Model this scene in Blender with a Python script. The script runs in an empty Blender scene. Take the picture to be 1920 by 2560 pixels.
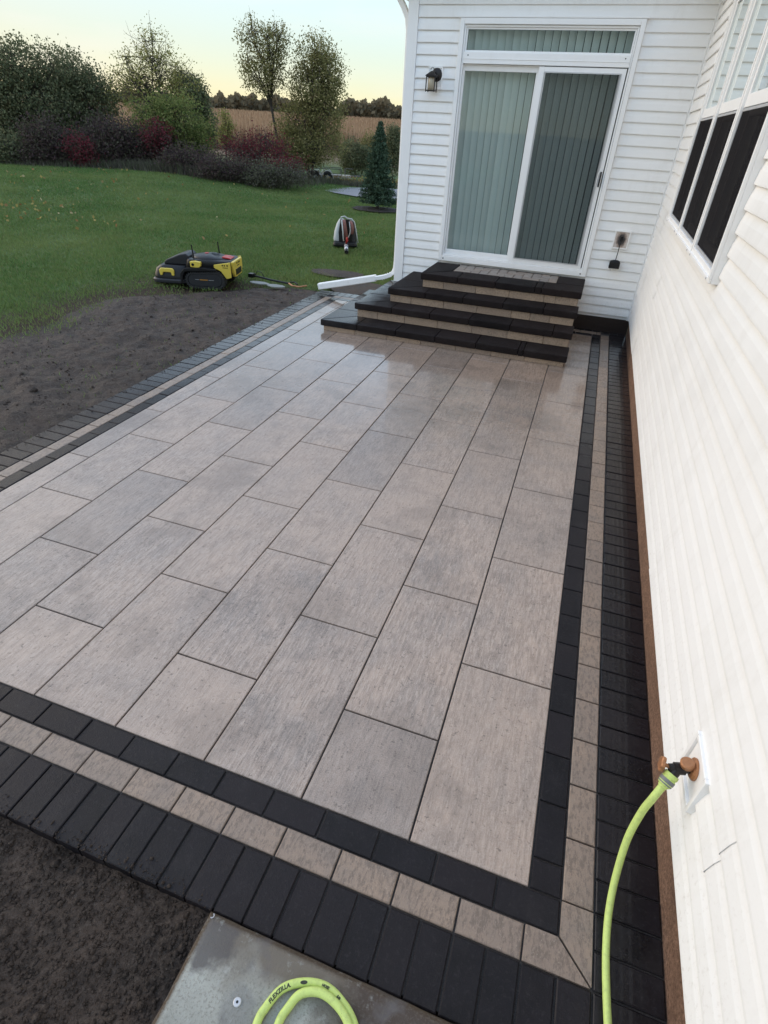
import bpy, math, random
import numpy as np
from mathutils import Vector, Matrix, noise
random.seed(7); RNG = np.random.default_rng(11)
SC = bpy.context.scene
COL = SC.collection
R = math.radians

# ------------------------------------------------------------------ camera
cam_d = bpy.data.cameras.new('camera'); cam = bpy.data.objects.new('camera', cam_d); COL.objects.link(cam)
cr = Vector((0.94352976, 0.32786327, 0.04751072)); cu = Vector((-0.2248241, 0.52836263, 0.81871061)); cf = Vector((-0.24332225, 0.78315938, -0.57223743))
m = Matrix.Identity(4)
for i in range(3):
    m[i][0] = cr[i]; m[i][1] = cu[i]; m[i][2] = -cf[i]
m[0][3], m[1][3], m[2][3] = -0.28304, -0.90369, 1.98626
cam.matrix_world = m
cam_d.sensor_fit = 'HORIZONTAL'; cam_d.sensor_width = 36.0
cam_d.lens = 36.0 * 1374.36 / 1920.0
cam_d.clip_start = 0.02; cam_d.clip_end = 2000
SC.camera = cam

# ------------------------------------------------------------------ world, sun, exposure
SUN_EL = R(10.0); SKY_EVEN = 1.0; SKY_SAT = 0.85; SKY_LEVEL = 3.6
SUN_DIR = Vector((-1.0, 0.02, math.tan(SUN_EL)))          # towards the sun
wd = bpy.data.worlds.new('World'); SC.world = wd; wd.use_nodes = True
nt = wd.node_tree; nt.nodes.clear()
sky = nt.nodes.new('ShaderNodeTexSky'); sky.sky_type = 'NISHITA'; sky.sun_disc = False
sky.sun_elevation = SUN_EL; sky.sun_rotation = math.atan2(SUN_DIR.x, SUN_DIR.y)
sky.air_density = 0.8; sky.dust_density = 0.7; sky.ozone_density = 1.4
bg = nt.nodes.new('ShaderNodeBackground'); bg.inputs[1].default_value = 0.15
wo = nt.nodes.new('ShaderNodeOutputWorld')
# thin high haze: the dome's brightness is evened out, its hues kept
bw = nt.nodes.new('ShaderNodeRGBToBW'); pw = nt.nodes.new('ShaderNodeMath'); pw.operation = 'POWER'; pw.inputs[1].default_value = -SKY_EVEN
vm_ = nt.nodes.new('ShaderNodeVectorMath'); vm_.operation = 'SCALE'
hs_ = nt.nodes.new('ShaderNodeHueSaturation'); hs_.inputs['Saturation'].default_value = SKY_SAT
wb_ = nt.nodes.new('ShaderNodeVectorMath'); wb_.operation = 'MULTIPLY'; wb_.inputs[1].default_value = (1.075, 0.988, 0.875)     # camera white balance
nt.links.new(sky.outputs[0], bw.inputs[0]); nt.links.new(bw.outputs[0], pw.inputs[0])
ml_ = nt.nodes.new('ShaderNodeMath'); ml_.operation = 'MULTIPLY'; ml_.inputs[1].default_value = SKY_LEVEL
nt.links.new(pw.outputs[0], ml_.inputs[0]); nt.links.new(sky.outputs[0], vm_.inputs[0]); nt.links.new(ml_.outputs[0], vm_.inputs['Scale']); nt.links.new(vm_.outputs[0], hs_.inputs['Color'])
nt.links.new(hs_.outputs[0], wb_.inputs[0]); # faint wispy high cloud
tcw = nt.nodes.new('ShaderNodeTexCoord'); mpw = nt.nodes.new('ShaderNodeMapping'); mpw.inputs['Scale'].default_value = (1.0, 1.0, 5.5); mpw.inputs['Rotation'].default_value = (0.10, 0.06, 0.4)
nzw = nt.nodes.new('ShaderNodeTexNoise'); nzw.inputs['Scale'].default_value = 3.0; nzw.inputs['Detail'].default_value = 6.0; nzw.inputs['Roughness'].default_value = 0.55
mrw = nt.nodes.new('ShaderNodeMapRange'); mrw.inputs[1].default_value = 0.50; mrw.inputs[2].default_value = 0.72; mrw.inputs[4].default_value = 0.40
mxw = nt.nodes.new('ShaderNodeMix'); mxw.data_type = 'RGBA'; mxw.inputs[7].default_value = (SKY_LEVEL*1.12, SKY_LEVEL*1.06, SKY_LEVEL*1.0, 1)
nt.links.new(tcw.outputs['Generated'], mpw.inputs[0]); nt.links.new(mpw.outputs[0], nzw.inputs['Vector']); nt.links.new(nzw.outputs['Fac'], mrw.inputs[0]); nt.links.new(mrw.outputs[0], mxw.inputs[0])
nt.links.new(wb_.outputs[0], mxw.inputs[6]); nt.links.new(mxw.outputs[2], bg.inputs[0]); nt.links.new(bg.outputs[0], wo.inputs[0])
sd = bpy.data.lights.new('sun', 'SUN'); sd.energy = 1.3; sd.angle = R(70); sd.color = (1.0, 0.86, 0.70)
so = bpy.data.objects.new('sun', sd); COL.objects.link(so)
so.rotation_euler = SUN_DIR.to_track_quat('Z', 'Y').to_euler()
vs = SC.view_settings
SC.display_settings.display_device = 'sRGB'
vs.view_transform = 'Standard'; vs.look = 'None'; vs.exposure = 0.80; vs.gamma = 1.0; vs.use_curve_mapping = False

# ------------------------------------------------------------------ helpers
def lerp(a, b, t): return a + (b - a) * t
def sstep(a, b, x):
    t = min(1, max(0, (x - a) / (b - a))); return t * t * (3 - 2 * t)

class MB:
    def __init__(s): s.v = []; s.f = []
    def add(s, vs_, fs):
        o = len(s.v); s.v += [tuple(p) for p in vs_]; s.f += [tuple(i + o for i in f) for f in fs]; return s
    def box(s, x0, x1, y0, y1, z0, z1):
        return s.add([(x0,y0,z0),(x1,y0,z0),(x1,y1,z0),(x0,y1,z0),(x0,y0,z1),(x1,y0,z1),(x1,y1,z1),(x0,y1,z1)],
              [(3,2,1,0),(4,5,6,7),(0,1,5,4),(1,2,6,5),(2,3,7,6),(3,0,4,7)])
    def frame(s, plane, u0, u1, v0, v1, w, d0, d1, wb=None, wt=None):
        # rectangular frame, butted members; plane 'y' (u=x) or 'x' (u=y)
        wb = w if wb is None else wb; wt = w if wt is None else wt
        for a0, a1, b0, b1 in ((u0, u0+w, v0, v1), (u1-w, u1, v0, v1), (u0+w, u1-w, v0, v0+wb), (u0+w, u1-w, v1-wt, v1)):
            if plane == 'y': s.box(a0, a1, d0, d1, b0, b1)
            else: s.box(d0, d1, a0, a1, b0, b1)
        return s
    def rings(s, rings, cap=True, closed=True):
        n = len(rings[0]); o = len(s.v)
        for r_ in rings: s.v += [tuple(p) for p in r_]
        for i in range(len(rings)-1):
            for j in range(n if closed else n-1):
                k = (j+1) % n
                s.f.append((o+i*n+j, o+i*n+k, o+(i+1)*n+k, o+(i+1)*n+j))
        if cap:
            s.f.append(tuple(o+j for j in reversed(range(n)))); s.f.append(tuple(o+(len(rings)-1)*n+j for j in range(n)))
        return s
    def tube(s, pts, rad, seg=8, cap=True):
        pts = [Vector(p) for p in pts]; rs = rad if isinstance(rad, (list, tuple)) else [rad]*len(pts)
        prev = None; rings = []
        for i, p in enumerate(pts):
            t = (pts[min(i+1, len(pts)-1)] - pts[max(i-1, 0)]).normalized()
            if prev is None:
                a = Vector((0,0,1)) if abs(t.z) < 0.9 else Vector((1,0,0)); n = t.cross(a).normalized()
            else: n = (prev - t*prev.dot(t)).normalized()
            prev = n; b = t.cross(n)
            rings.append([p + (n*math.cos(q) + b*math.sin(q))*rs[i] for q in [2*math.pi*k/seg for k in range(seg)]])
        return s.rings(rings, cap)
    def lathe(s, origin, axis, prof, seg=16, cap=True):
        o = Vector(origin); ax = Vector(axis).normalized()
        a = Vector((0,0,1)) if abs(ax.z) < 0.9 else Vector((1,0,0)); n = ax.cross(a).normalized(); b = ax.cross(n)
        return s.rings([[o + ax*h + (n*math.cos(q)+b*math.sin(q))*r_ for q in [2*math.pi*k/seg for k in range(seg)]] for h, r_ in prof], cap)
    def prism(s, poly, axis, a, b):
        f = {'x': lambda p, t: (t, p[0], p[1]), 'y': lambda p, t: (p[0], t, p[1]), 'z': lambda p, t: (p[0], p[1], t)}[axis]
        n = len(poly)
        return s.add([f(p, a) for p in poly] + [f(p, b) for p in poly],
              [tuple(range(n)), tuple(range(2*n-1, n-1, -1))] + [(i, i+n, (i+1) % n + n, (i+1) % n) for i in range(n)])
    def mesh(s, name, smooth=False):
        me = bpy.data.meshes.new(name); me.from_pydata(s.v, [], s.f); me.validate(); me.update()
        if smooth: me.polygons.foreach_set('use_smooth', [True]*len(me.polygons))
        return me
    def fix(s, name, smooth=False):
        import bmesh
        me = s.mesh(name, smooth); bm = bmesh.new(); bm.from_mesh(me)
        bmesh.ops.recalc_face_normals(bm, faces=bm.faces); bm.to_mesh(me); bm.free(); return me

def link(name, me, mat, parent=None, loc=None, rz=None):
    o = bpy.data.objects.new(name, me); COL.objects.link(o)
    if me is not None and mat is not None and not me.materials: me.materials.append(mat)
    if parent: o.parent = parent
    if loc: o.location = loc
    if rz is not None: o.rotation_euler = (0, 0, rz)
    return o
def part(name, mb, mat, parent, smooth=False, bev=0, loc=None):
    o = link(name, mb.fix(name, smooth), mat, parent, loc)
    if bev:
        b = o.modifiers.new('bevel', 'BEVEL'); b.width = bev; b.segments = 2; b.limit_method = 'ANGLE'; b.angle_limit = R(35)
        for p in o.data.polygons: p.use_smooth = True
        w = o.modifiers.new('wn', 'WEIGHTED_NORMAL'); w.keep_sharp = True
    return o
def tag(o, label, cat, group=None):
    o['label'] = label; o['category'] = cat
    if group: o['group'] = group
    return o
def thing(name, label, cat, loc=(0,0,0), rz=0, group=None):
    return tag(link(name, None, None, None, loc, rz), label, cat, group)
def struct(name, me, mat, smooth=False):
    o = link(name, me, mat); o['kind'] = 'structure'; return o
def npmesh(name, V, F, smooth=False):
    V = np.asarray(V, np.float32); F = np.asarray(F, np.int32); k = F.shape[1]
    me = bpy.data.meshes.new(name)
    me.vertices.add(len(V)); me.vertices.foreach_set('co', V.ravel())
    me.loops.add(F.size); me.loops.foreach_set('vertex_index', F.ravel())
    me.polygons.add(len(F)); me.polygons.foreach_set('loop_start', np.arange(0, F.size, k, dtype=np.int32))
    me.update(calc_edges=True); me.validate()
    if smooth: me.polygons.foreach_set('use_smooth', np.ones(len(F), bool))
    return me

# ------------------------------------------------------------------ materials
class NT:
    def __init__(s, name):
        s.m = bpy.data.materials.new(name); s.m.use_nodes = True; s.t = s.m.node_tree; s.t.nodes.clear()
        s.out = s.t.nodes.new('ShaderNodeOutputMaterial')
    def n(s, typ, **kw):
        nd = s.t.nodes.new('ShaderNode' + typ)
        for k, v in kw.items():
            if k.startswith('i_'):
                key = k[2:]; nd.inputs[int(key) if key.isdigit() else key.replace('_', ' ')].default_value = v
            else: setattr(nd, k, v)
        return nd
    def l(s, a, b): s.t.links.new(a, b)
    def put(s, sock, v):
        if hasattr(v, 'is_output'): s.l(v, sock)
        else: sock.default_value = v
    def math(s, op, a, b=0.0, c=None, clamp=False):
        nd = s.n('Math', operation=op, use_clamp=clamp); s.put(nd.inputs[0], a); s.put(nd.inputs[1], b)
        if c is not None: s.put(nd.inputs[2], c)
        return nd.outputs[0]
    def mix(s, f, a, b, blend='MIX'):
        nd = s.n('Mix', data_type='RGBA', blend_type=blend); s.put(nd.inputs[0], f)
        for k, v in ((6, a), (7, b)): s.put(nd.inputs[k], (*v, 1) if isinstance(v, tuple) and len(v) == 3 else v)
        return nd.outputs[2]
    def noise(s, vec, scale, det=4, rough=0.55, dim='3D'):
        nd = s.n('TexNoise', i_Scale=scale, i_Detail=det, i_Roughness=rough)
        if vec is not None: s.l(vec, nd.inputs['Vector'])
        return nd.outputs['Fac']
    def ramp(s, f, stops, interp='LINEAR'):
        nd = s.n('ValToRGB'); e = nd.color_ramp.elements; nd.color_ramp.interpolation = interp
        while len(e) < len(stops): e.new(0.5)
        for i, (p, c) in enumerate(stops):
            e[i].position = p; e[i].color = (*c, 1) if len(c) == 3 else c
        s.put(nd.inputs[0], f); return nd.outputs[0]
    def rng(s, f, a, b, c, d):
        nd = s.n('MapRange', i_1=a, i_2=b, i_3=c, i_4=d); s.put(nd.inputs[0], f); return nd.outputs[0]
    def scale(s, vec, sc):
        nd = s.n('Mapping', i_Scale=sc); s.l(vec, nd.inputs['Vector']); return nd.outputs[0]
    def objvec(s, k=37.0):
        tc = s.n('TexCoord'); oi = s.n('ObjectInfo')
        vm = s.n('VectorMath', operation='ADD'); s.l(tc.outputs['Object'], vm.inputs[0])
        mu = s.math('MULTIPLY', oi.outputs['Random'], k); cb = s.n('CombineXYZ')
        for i in range(3): s.l(mu, cb.inputs[i])
        s.l(cb.outputs[0], vm.inputs[1]); s.rand = oi.outputs['Random']; return vm.outputs[0]
    def pos(s): return s.n('NewGeometry').outputs['Position']
    def bump(s, h, dist, strength=1.0, normal=None):
        nd = s.n('Bump', i_Distance=dist, i_Strength=strength); s.l(h, nd.inputs['Height'])
        if normal is not None: s.l(normal, nd.inputs['Normal'])
        return nd.outputs[0]
    def bsdf(s, col, rough=0.5, metal=0.0, normal=None, spec=0.5, **kw):
        b = s.n('BsdfPrincipled'); s.put(b.inputs['Base Color'], (*col, 1) if isinstance(col, tuple) and len(col) == 3 else col)
        s.put(b.inputs['Roughness'], rough); s.put(b.inputs['Metallic'], metal); s.put(b.inputs['Specular IOR Level'], spec)
        for k, v in kw.items(): s.put(b.inputs[k.replace('_', ' ')], v)
        if normal is not None: s.l(normal, b.inputs['Normal'])
        s.l(b.outputs[0], s.out.inputs[0]); s.b = b; return s.m

def simple(name, col, rough=0.5, metal=0.0, var=0.15, sc=8.0, bump=0.0, bsc=60.0, spec=0.5):
    t = NT(name); v = t.objvec()
    f = t.noise(v, sc, 5); c = t.mix(f, tuple(x*(1-var) for x in col), tuple(min(1, x*(1+var)) for x in col))
    r_ = t.rng(t.noise(v, sc*2.3, 3), 0.3, 0.7, max(0.03, rough-0.08), min(1, rough+0.08))
    nrm = t.bump(t.noise(v, bsc, 4), bump) if bump else None
    return t.bsdf(c, r_, metal, nrm, spec)

def wet_mask(t, pos):
    # the hosed-down end of the patio: more water towards the steps and along the house wall
    sp = t.n('SeparateXYZ'); t.l(pos, sp.inputs[0])
    nz = t.noise(pos, 1.1, 3); nz2 = t.noise(pos, 5.0, 4)
    y = t.math('ADD', sp.outputs[1], t.math('MULTIPLY', t.math('SUBTRACT', nz, 0.5), 2.2))
    y = t.math('ADD', y, t.math('MULTIPLY', t.math('SUBTRACT', nz2, 0.5), 0.8))
    a = t.rng(y, 2.3, 4.2, 0.0, 1.0)
    x = t.math('ADD', sp.outputs[0], t.math('MULTIPLY', t.math('SUBTRACT', nz2, 0.5), 0.25))
    b = t.rng(x, 0.05, 0.30, 0.0, 0.85)
    return t.math('MAXIMUM', a, b)

def make_slab_mat():
    t = NT('slab_stone'); v = t.objvec(53); rnd = t.rand; p = t.pos()
    st = t.noise(t.scale(v, (7.0, 1.3, 1.0)), 3.2, 6, 0.65)
    st2 = t.noise(t.scale(v, (1.0, 0.10, 1.0)), 75.0, 5, 0.75)
    st3 = t.noise(t.scale(v, (1.0, 0.17, 1.0)), 130.0, 4, 0.8)
    bl = t.noise(v, 3.0, 5, 0.62); bl2 = t.noise(v, 11.0, 5, 0.65); gr = t.noise(v, 190.0, 3, 0.8)
    c = t.mix(t.rng(bl, 0.42, 0.58, 0, 1), (0.445, 0.335, 0.265), (0.285, 0.240, 0.212))
    c = t.mix(t.rng(st, 0.44, 0.58, 0, 0.62), c, (0.45, 0.345, 0.28))
    c = t.mix(t.rng(bl2, 0.50, 0.66, 0, 0.42), c, (0.195, 0.158, 0.134))
    c = t.mix(t.rng(st2, 0.46, 0.58, 0, 0.60), c, (0.150, 0.116, 0.095))
    c = t.mix(t.rng(st3, 0.50, 0.60, 0, 0.60), c, (0.56, 0.46, 0.39))
    c = t.mix(t.rng(rnd, 0, 1, 0.08, 0.55), c, t.mix(t.rng(t.math('FRACT', t.math('MULTIPLY', rnd, 7.3)), 0.3, 0.7, 0, 1), (0.225, 0.192, 0.172), (0.41, 0.312, 0.248)))
    c = t.mix(t.rng(gr, 0.44, 0.60, 0.0, 0.40), c, (0.50, 0.41, 0.35))
    c = t.mix(t.rng(t.noise(p, 1.9, 6, 0.65), 0.52, 0.60, 0, 0.30), c, (0.17, 0.14, 0.12))
    c = t.mix(t.rng(t.noise(v, 60.0, 3, 0.7), 0.60, 0.68, 0, 0.60), c, (0.10, 0.080, 0.068))
    w = wet_mask(t, p)
    c = t.mix(w, c, t.mix(1.0, c, (0.80, 0.76, 0.72), 'MULTIPLY'))
    rr = t.math('ADD', t.rng(w, 0, 1, 0.46, 0.16), t.math('MULTIPLY', t.math('SUBTRACT', bl2, 0.5), 0.30))
    h = t.math('ADD', t.math('MULTIPLY', gr, 0.5), t.math('MULTIPLY', st2, 0.9))
    nd = t.n('Bump', i_Distance=0.0022); t.l(h, nd.inputs['Height']); t.l(t.rng(w, 0, 1, 1.0, 0.08), nd.inputs['Strength'])
    return t.bsdf(c, rr, 0, nd.outputs[0], 0.38, Coat_Weight=t.math('MULTIPLY', w, 0.75), Coat_Roughness=0.035, Coat_IOR=1.38)
def make_dark_mat(name, base, wetk=1.0, spec=0.20, caps=False):
    t = NT(name); v = t.objvec(53); rnd = t.rand; p = t.pos()
    gr = t.noise(v, 230.0, 3, 0.8); bl = t.noise(v, 9.0, 5, 0.65); g2 = t.noise(v, 80.0, 4, 0.75)
    c = t.mix(t.rng(bl, 0.3, 0.7, 0, 1), tuple(x*0.62 for x in base), tuple(x*1.5 for x in base))
    c = t.mix(t.rng(rnd, 0, 1, 0, 0.7), c, tuple(x*k for x, k in zip(base, (1.9, 1.65, 1.55))))
    c = t.mix(t.rng(g2, 0.54, 0.68, 0, 0.34), c, (0.045, 0.042, 0.044))
    c = t.mix(t.rng(t.noise(p, 3.6, 6, 0.7), 0.54, 0.68, 0, 0.16), c, (0.070, 0.064, 0.062))
    c = t.mix(t.rng(gr, 0.60, 0.76, 0, 0.28), c, (0.080, 0.075, 0.074))
    if caps:   # rain-wet only on the open left flank of the steps
        sp = t.n('SeparateXYZ'); t.l(p, sp.inputs[0])
        w = t.rng(t.math('ADD', sp.outputs[0], t.math('MULTIPLY', t.math('SUBTRACT', t.noise(p, 3, 3), 0.5), 0.5)), -2.45, -2.75, 0, 1)
        rr = t.rng(w, 0, 1, 0.62, 0.14)
    else:
        w = wet_mask(t, p)
        rr = t.math('ADD', t.rng(t.math('MULTIPLY', w, wetk), 0, 1, 0.40, 0.15), t.math('MULTIPLY', t.math('SUBTRACT', bl, 0.5), 0.25))
    nd = t.n('Bump', i_Distance=0.0022); t.l(t.math('ADD', gr, g2), nd.inputs['Height']); t.l(t.rng(w, 0, 1, 0.9, 0.25), nd.inputs['Strength'])
    return t.bsdf(c, rr, 0, nd.outputs[0], spec, Coat_Weight=t.math('MULTIPLY', w, 0.55*wetk), Coat_Roughness=0.05, Coat_IOR=1.35)
def make_beige_mat(name, a, b, wetk=1.0):
    t = NT(name); v = t.objvec(53); rnd = t.rand; p = t.pos()
    gr = t.noise(v, 190.0, 3, 0.8); bl = t.noise(v, 8.0, 5, 0.65); g2 = t.noise(t.scale(v, (1.0, 0.4, 1.0)), 85.0, 4, 0.75)
    c = t.mix(t.rng(bl, 0.36, 0.64, 0, 1), a, b)
    c = t.mix(t.rng(rnd, 0, 1, 0, 0.75), c, t.mix(t.math('FRACT', t.math('MULTIPLY', rnd, 5.7)), (0.215, 0.172, 0.146), (0.345, 0.248, 0.178)))
    c = t.mix(t.rng(g2, 0.47, 0.60, 0, 0.60), c, (0.125, 0.096, 0.078))
    c = t.mix(t.rng(gr, 0.60, 0.76, 0, 0.50), c, (0.10, 0.08, 0.065))
    c = t.mix(t.rng(t.noise(v, 130, 3, 0.7), 0.60, 0.72, 0, 0.5), c, (0.46, 0.38, 0.31))
    w = t.math('MULTIPLY', wet_mask(t, p), wetk)
    rr = t.rng(w, 0, 1, 0.52, 0.22)
    nd = t.n('Bump', i_Distance=0.0024); t.l(t.math('ADD', gr, g2), nd.inputs['Height']); t.l(t.rng(w, 0, 1, 0.9, 0.2), nd.inputs['Strength'])
    return t.bsdf(c, rr, 0, nd.outputs[0], 0.4)
def make_siding_mat(name='white_vinyl', col=(0.91, 0.905, 0.89), dirt=0.07):
    t = NT(name); p = t.pos(); v = t.objvec(11)
    c = t.mix(t.rng(t.noise(p, 2.2, 4), 0.35, 0.75, 0, dirt*1.6), col, (0.60, 0.57, 0.52))
    c = t.mix(t.rng(t.noise(p, 38.0, 3), 0.60, 0.80, 0, dirt*0.9), c, (0.46, 0.43, 0.38))
    c = t.mix(t.rng(t.rand, 0, 1, 0, 0.05), c, (0.66, 0.65, 0.63))
    sz = t.n('SeparateXYZ'); t.l(p, sz.inputs[0])
    spl = t.math('MULTIPLY', t.rng(sz.outputs[2], 0.22, 0.75, 1, 0), t.rng(t.noise(p, 55.0, 4, 0.7), 0.56, 0.68, 0, 1))
    c = t.mix(t.math('MULTIPLY', spl, dirt*3.5), c, (0.42, 0.36, 0.30))
    c = t.mix(t.rng(t.noise(t.scale(p, (1.0, 1.0, 0.25)), 9.0, 5, 0.7), 0.52, 0.70, 0, dirt*2.2), c, (0.63, 0.60, 0.55))
    gr = t.noise(t.scale(p, (1.0, 1.0, 9.0)), 26.0, 4)
    wob = t.noise(p, 1.7, 2)
    h = t.math('ADD', t.math('MULTIPLY', gr, 0.0005), t.math('MULTIPLY', wob, 0.0018))
    return t.bsdf(c, t.rng(t.noise(p, 9, 3), 0.3, 0.7, 0.34, 0.48), 0, t.bump(h, 1.0, 0.5), 0.4)
def make_glass(tint, name, refl=1.0):
    t = NT(name)
    tr = t.n('BsdfTransparent'); tr.inputs[0].default_value = (*tint, 1)
    gl = t.n('BsdfGlossy', i_Roughness=0.015); gl.inputs[0].default_value = (0.95, 1.0, 0.98, 1)
    fr = t.n('Fresnel', i_IOR=1.55)
    f = t.math('MULTIPLY', t.math('ADD', t.math('MULTIPLY', fr.outputs[0], 1.6), 0.03), refl, clamp=True)
    mx = t.n('MixShader'); t.l(f, mx.inputs[0]); t.l(tr.outputs[0], mx.inputs[1]); t.l(gl.outputs[0], mx.inputs[2])
    t.l(mx.outputs[0], t.out.inputs[0]); return t.m
def make_screen(opac, name, col=(0.02, 0.021, 0.023)):
    t = NT(name); tr = t.n('BsdfTransparent'); df = t.n('BsdfDiffuse'); df.inputs[0].default_value = (*col, 1)
    mx = t.n('MixShader', i_0=opac); t.l(tr.outputs[0], mx.inputs[1]); t.l(df.outputs[0], mx.inputs[2]); t.l(mx.outputs[0], t.out.inputs[0]); return t.m
def make_leaf(name, stops, trans=0.35, rough=0.6):
    t = NT(name); g = t.n('NewGeometry'); c = t.ramp(g.outputs['Random Per Island'], stops)
    df = t.n('BsdfDiffuse'); tl = t.n('BsdfTranslucent'); t.l(c, df.inputs[0]); t.l(c, tl.inputs[0])
    mx = t.n('MixShader', i_0=trans); t.l(df.outputs[0], mx.inputs[1]); t.l(tl.outputs[0], mx.inputs[2]); t.l(mx.outputs[0], t.out.inputs[0]); return t.m

M = {}
M['slab'] = make_slab_mat()
M['dark'] = make_dark_mat('charcoal_paver', (0.0090, 0.0080, 0.0098))
M['beige'] = make_beige_mat('beige_paver', (0.335, 0.245, 0.182), (0.255, 0.200, 0.162))
M['cap'] = make_dark_mat('charcoal_step_cap', (0.0120, 0.0100, 0.0102), 0.9, 0.06, True)
M['riser'] = make_beige_mat('beige_riser_block', (0.46, 0.335, 0.235), (0.36, 0.265, 0.19), 0.3)
M['siding'] = make_siding_mat()
M['trim'] = make_siding_mat('white_trim', (0.92, 0.915, 0.905), 0.05)
M['glass'] = make_glass((0.90, 0.935, 0.925), 'door_glass', 0.25)
M['wglass'] = make_glass((0.30, 0.38, 0.36), 'window_glass', 2.4)
M['dscreen'] = make_screen(0.40, 'door_screen_mesh', (0.045, 0.050, 0.055))
M['wscreen'] = make_screen(0.90, 'window_screen_mesh', (0.018, 0.017, 0.019))
M['vane'] = simple('blind_vane', (0.82, 0.855, 0.84), 0.5, var=0.05)
M['interior'] = simple('dark_interior', (0.10, 0.11, 0.11), 0.8)
M['black'] = simple('black_plastic', (0.009, 0.009, 0.010), 0.38, var=0.2, spec=0.3, bump=0.0004, bsc=300)
M['dgrey'] = simple('dark_grey_plastic', (0.022, 0.023, 0.026), 0.42, var=0.2, spec=0.35, bump=0.0004, bsc=300)
M['rubber'] = simple('track_rubber', (0.014, 0.014, 0.014), 0.75, var=0.3, sc=20)
M['yellow'] = simple('yellow_paint', (0.66, 0.50, 0.075), 0.35, var=0.08)
M['red'] = simple('red_mark', (0.42, 0.03, 0.025), 0.4)
M['orange'] = simple('orange_mark', (0.45, 0.20, 0.02), 0.5)
M['lens'] = simple('lens_black', (0.008, 0.008, 0.009), 0.1)
M['bronze'] = simple('dark_bronze', (0.022, 0.019, 0.018), 0.38, 0.4, var=0.3, sc=30)
M['frost'] = simple('seeded_glass', (0.52, 0.46, 0.35), 0.25)
M['copper'] = simple('aged_brass', (0.40, 0.185, 0.085), 0.45, 0.35, var=0.35, sc=60, bump=0.0012, bsc=160)
M['steel'] = simple('brushed_steel', (0.5, 0.5, 0.52), 0.35, 0.9)
M['mulch'] = simple('mulch', (0.022, 0.015, 0.011), 0.9, var=0.5, sc=40, bump=0.03, bsc=45)
M['bark'] = simple('bark', (0.060, 0.048, 0.040), 0.85, var=0.4, sc=30, bump=0.01, bsc=40)
M['rust'] = simple('weathered_trailer_steel', (0.10, 0.09, 0.085), 0.5, 0.3, var=0.4)
M['galv'] = simple('grey_fender', (0.42, 0.42, 0.42), 0.4, 0.2)
M['wood'] = simple('weathered_deck_board', (0.36, 0.33, 0.28), 0.7, var=0.3)
M['asphalt'] = simple('driveway_asphalt', (0.23, 0.22, 0.225), 0.75, var=0.15, sc=30, bump=0.004, bsc=300)
M['silver'] = simple('silver_plastic', (0.55, 0.55, 0.56), 0.35, 0.3, var=0.15)
M['whiteplastic'] = simple('white_plastic', (0.46, 0.48, 0.48), 0.42, var=0.08)
M['pad_strap'] = simple('salmon_strap', (0.20, 0.085, 0.068), 0.7, var=0.2)
M['brownfab'] = simple('brown_strap', (0.16, 0.055, 0.045), 0.75, var=0.3)
M['greyhose'] = simple('grey_band', (0.16, 0.17, 0.17), 0.5)
M['ink'] = simple('hose_print', (0.03, 0.035, 0.02), 0.6)
M['scrap'] = simple('pale_scrap', (0.20, 0.205, 0.185), 0.5, var=0.3, sc=25)

t = NT('green_hose'); v = t.pos()
c = t.mix(t.rng(t.noise(v, 60, 5, 0.65), 0.48, 0.75, 0, 0.6), (0.56, 0.69, 0.20), (0.34, 0.40, 0.14))
c = t.mix(t.rng(t.noise(v, 220, 3, 0.7), 0.62, 0.75, 0, 0.7), c, (0.13, 0.14, 0.06))
M['hose'] = t.bsdf(c, 0.5, 0, t.bump(t.noise(v, 200, 3), 0.0006), 0.4)

t = NT('brown_parged_foundation'); v = t.pos()
n1 = t.noise(v, 110, 5, 0.75); n2 = t.noise(v, 6, 4)
c = t.mix(t.rng(n1, 0.35, 0.68, 0, 1), (0.085, 0.045, 0.028), (0.36, 0.215, 0.145))
c = t.mix(t.rng(n2, 0.45, 0.7, 0, 0.5), c, (0.12, 0.068, 0.045))
M['found'] = t.bsdf(c, 0.8, 0, t.bump(n1, 0.008), 0.3)
t = NT('dark_wet_foundation'); v = t.pos(); n1 = t.noise(v, 60, 4)
M['found2'] = t.bsdf(t.mix(n1, (0.012, 0.007, 0.006), (0.032, 0.018, 0.014)), 0.45, 0, t.bump(n1, 0.004), 0.4)

t = NT('joint_sand'); v = t.pos(); n1 = t.noise(v, 350, 3, 0.8)
M['sand'] = t.bsdf(t.mix(t.rng(n1, 0.3, 0.75, 0, 1), (0.014, 0.013, 0.013), (0.115, 0.105, 0.100)), 0.75, 0, t.bump(n1, 0.004), 0.3)

t = NT('dark_soil'); v = t.pos()
n1 = t.noise(v, 6, 6, 0.65); n2 = t.noise(v, 70, 5, 0.75); n3 = t.noise(v, 1.1, 3)
c = t.mix(t.rng(n1, 0.35, 0.65, 0, 1), (0.027, 0.019, 0.0145), (0.094, 0.067, 0.051))
c = t.mix(t.rng(n2, 0.48, 0.68, 0, 0.75), c, (0.140, 0.108, 0.088))
c = t.mix(t.rng(t.noise(v, 24, 5, 0.75), 0.52, 0.68, 0, 0.7), c, (0.018, 0.012, 0.009))
c = t.mix(t.rng(n3, 0.52, 0.72, 0, 0.55), c, (0.022, 0.015, 0.012))
c = t.mix(t.rng(t.noise(v, 140, 3, 0.7), 0.68, 0.76, 0, 0.7), c, (0.24, 0.21, 0.18))
sp = t.n('SeparateXYZ'); t.l(v, sp.inputs[0])
h = t.math('ADD', t.math('MULTIPLY', n2, 0.022), t.math('MULTIPLY', n1, 0.03))
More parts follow.
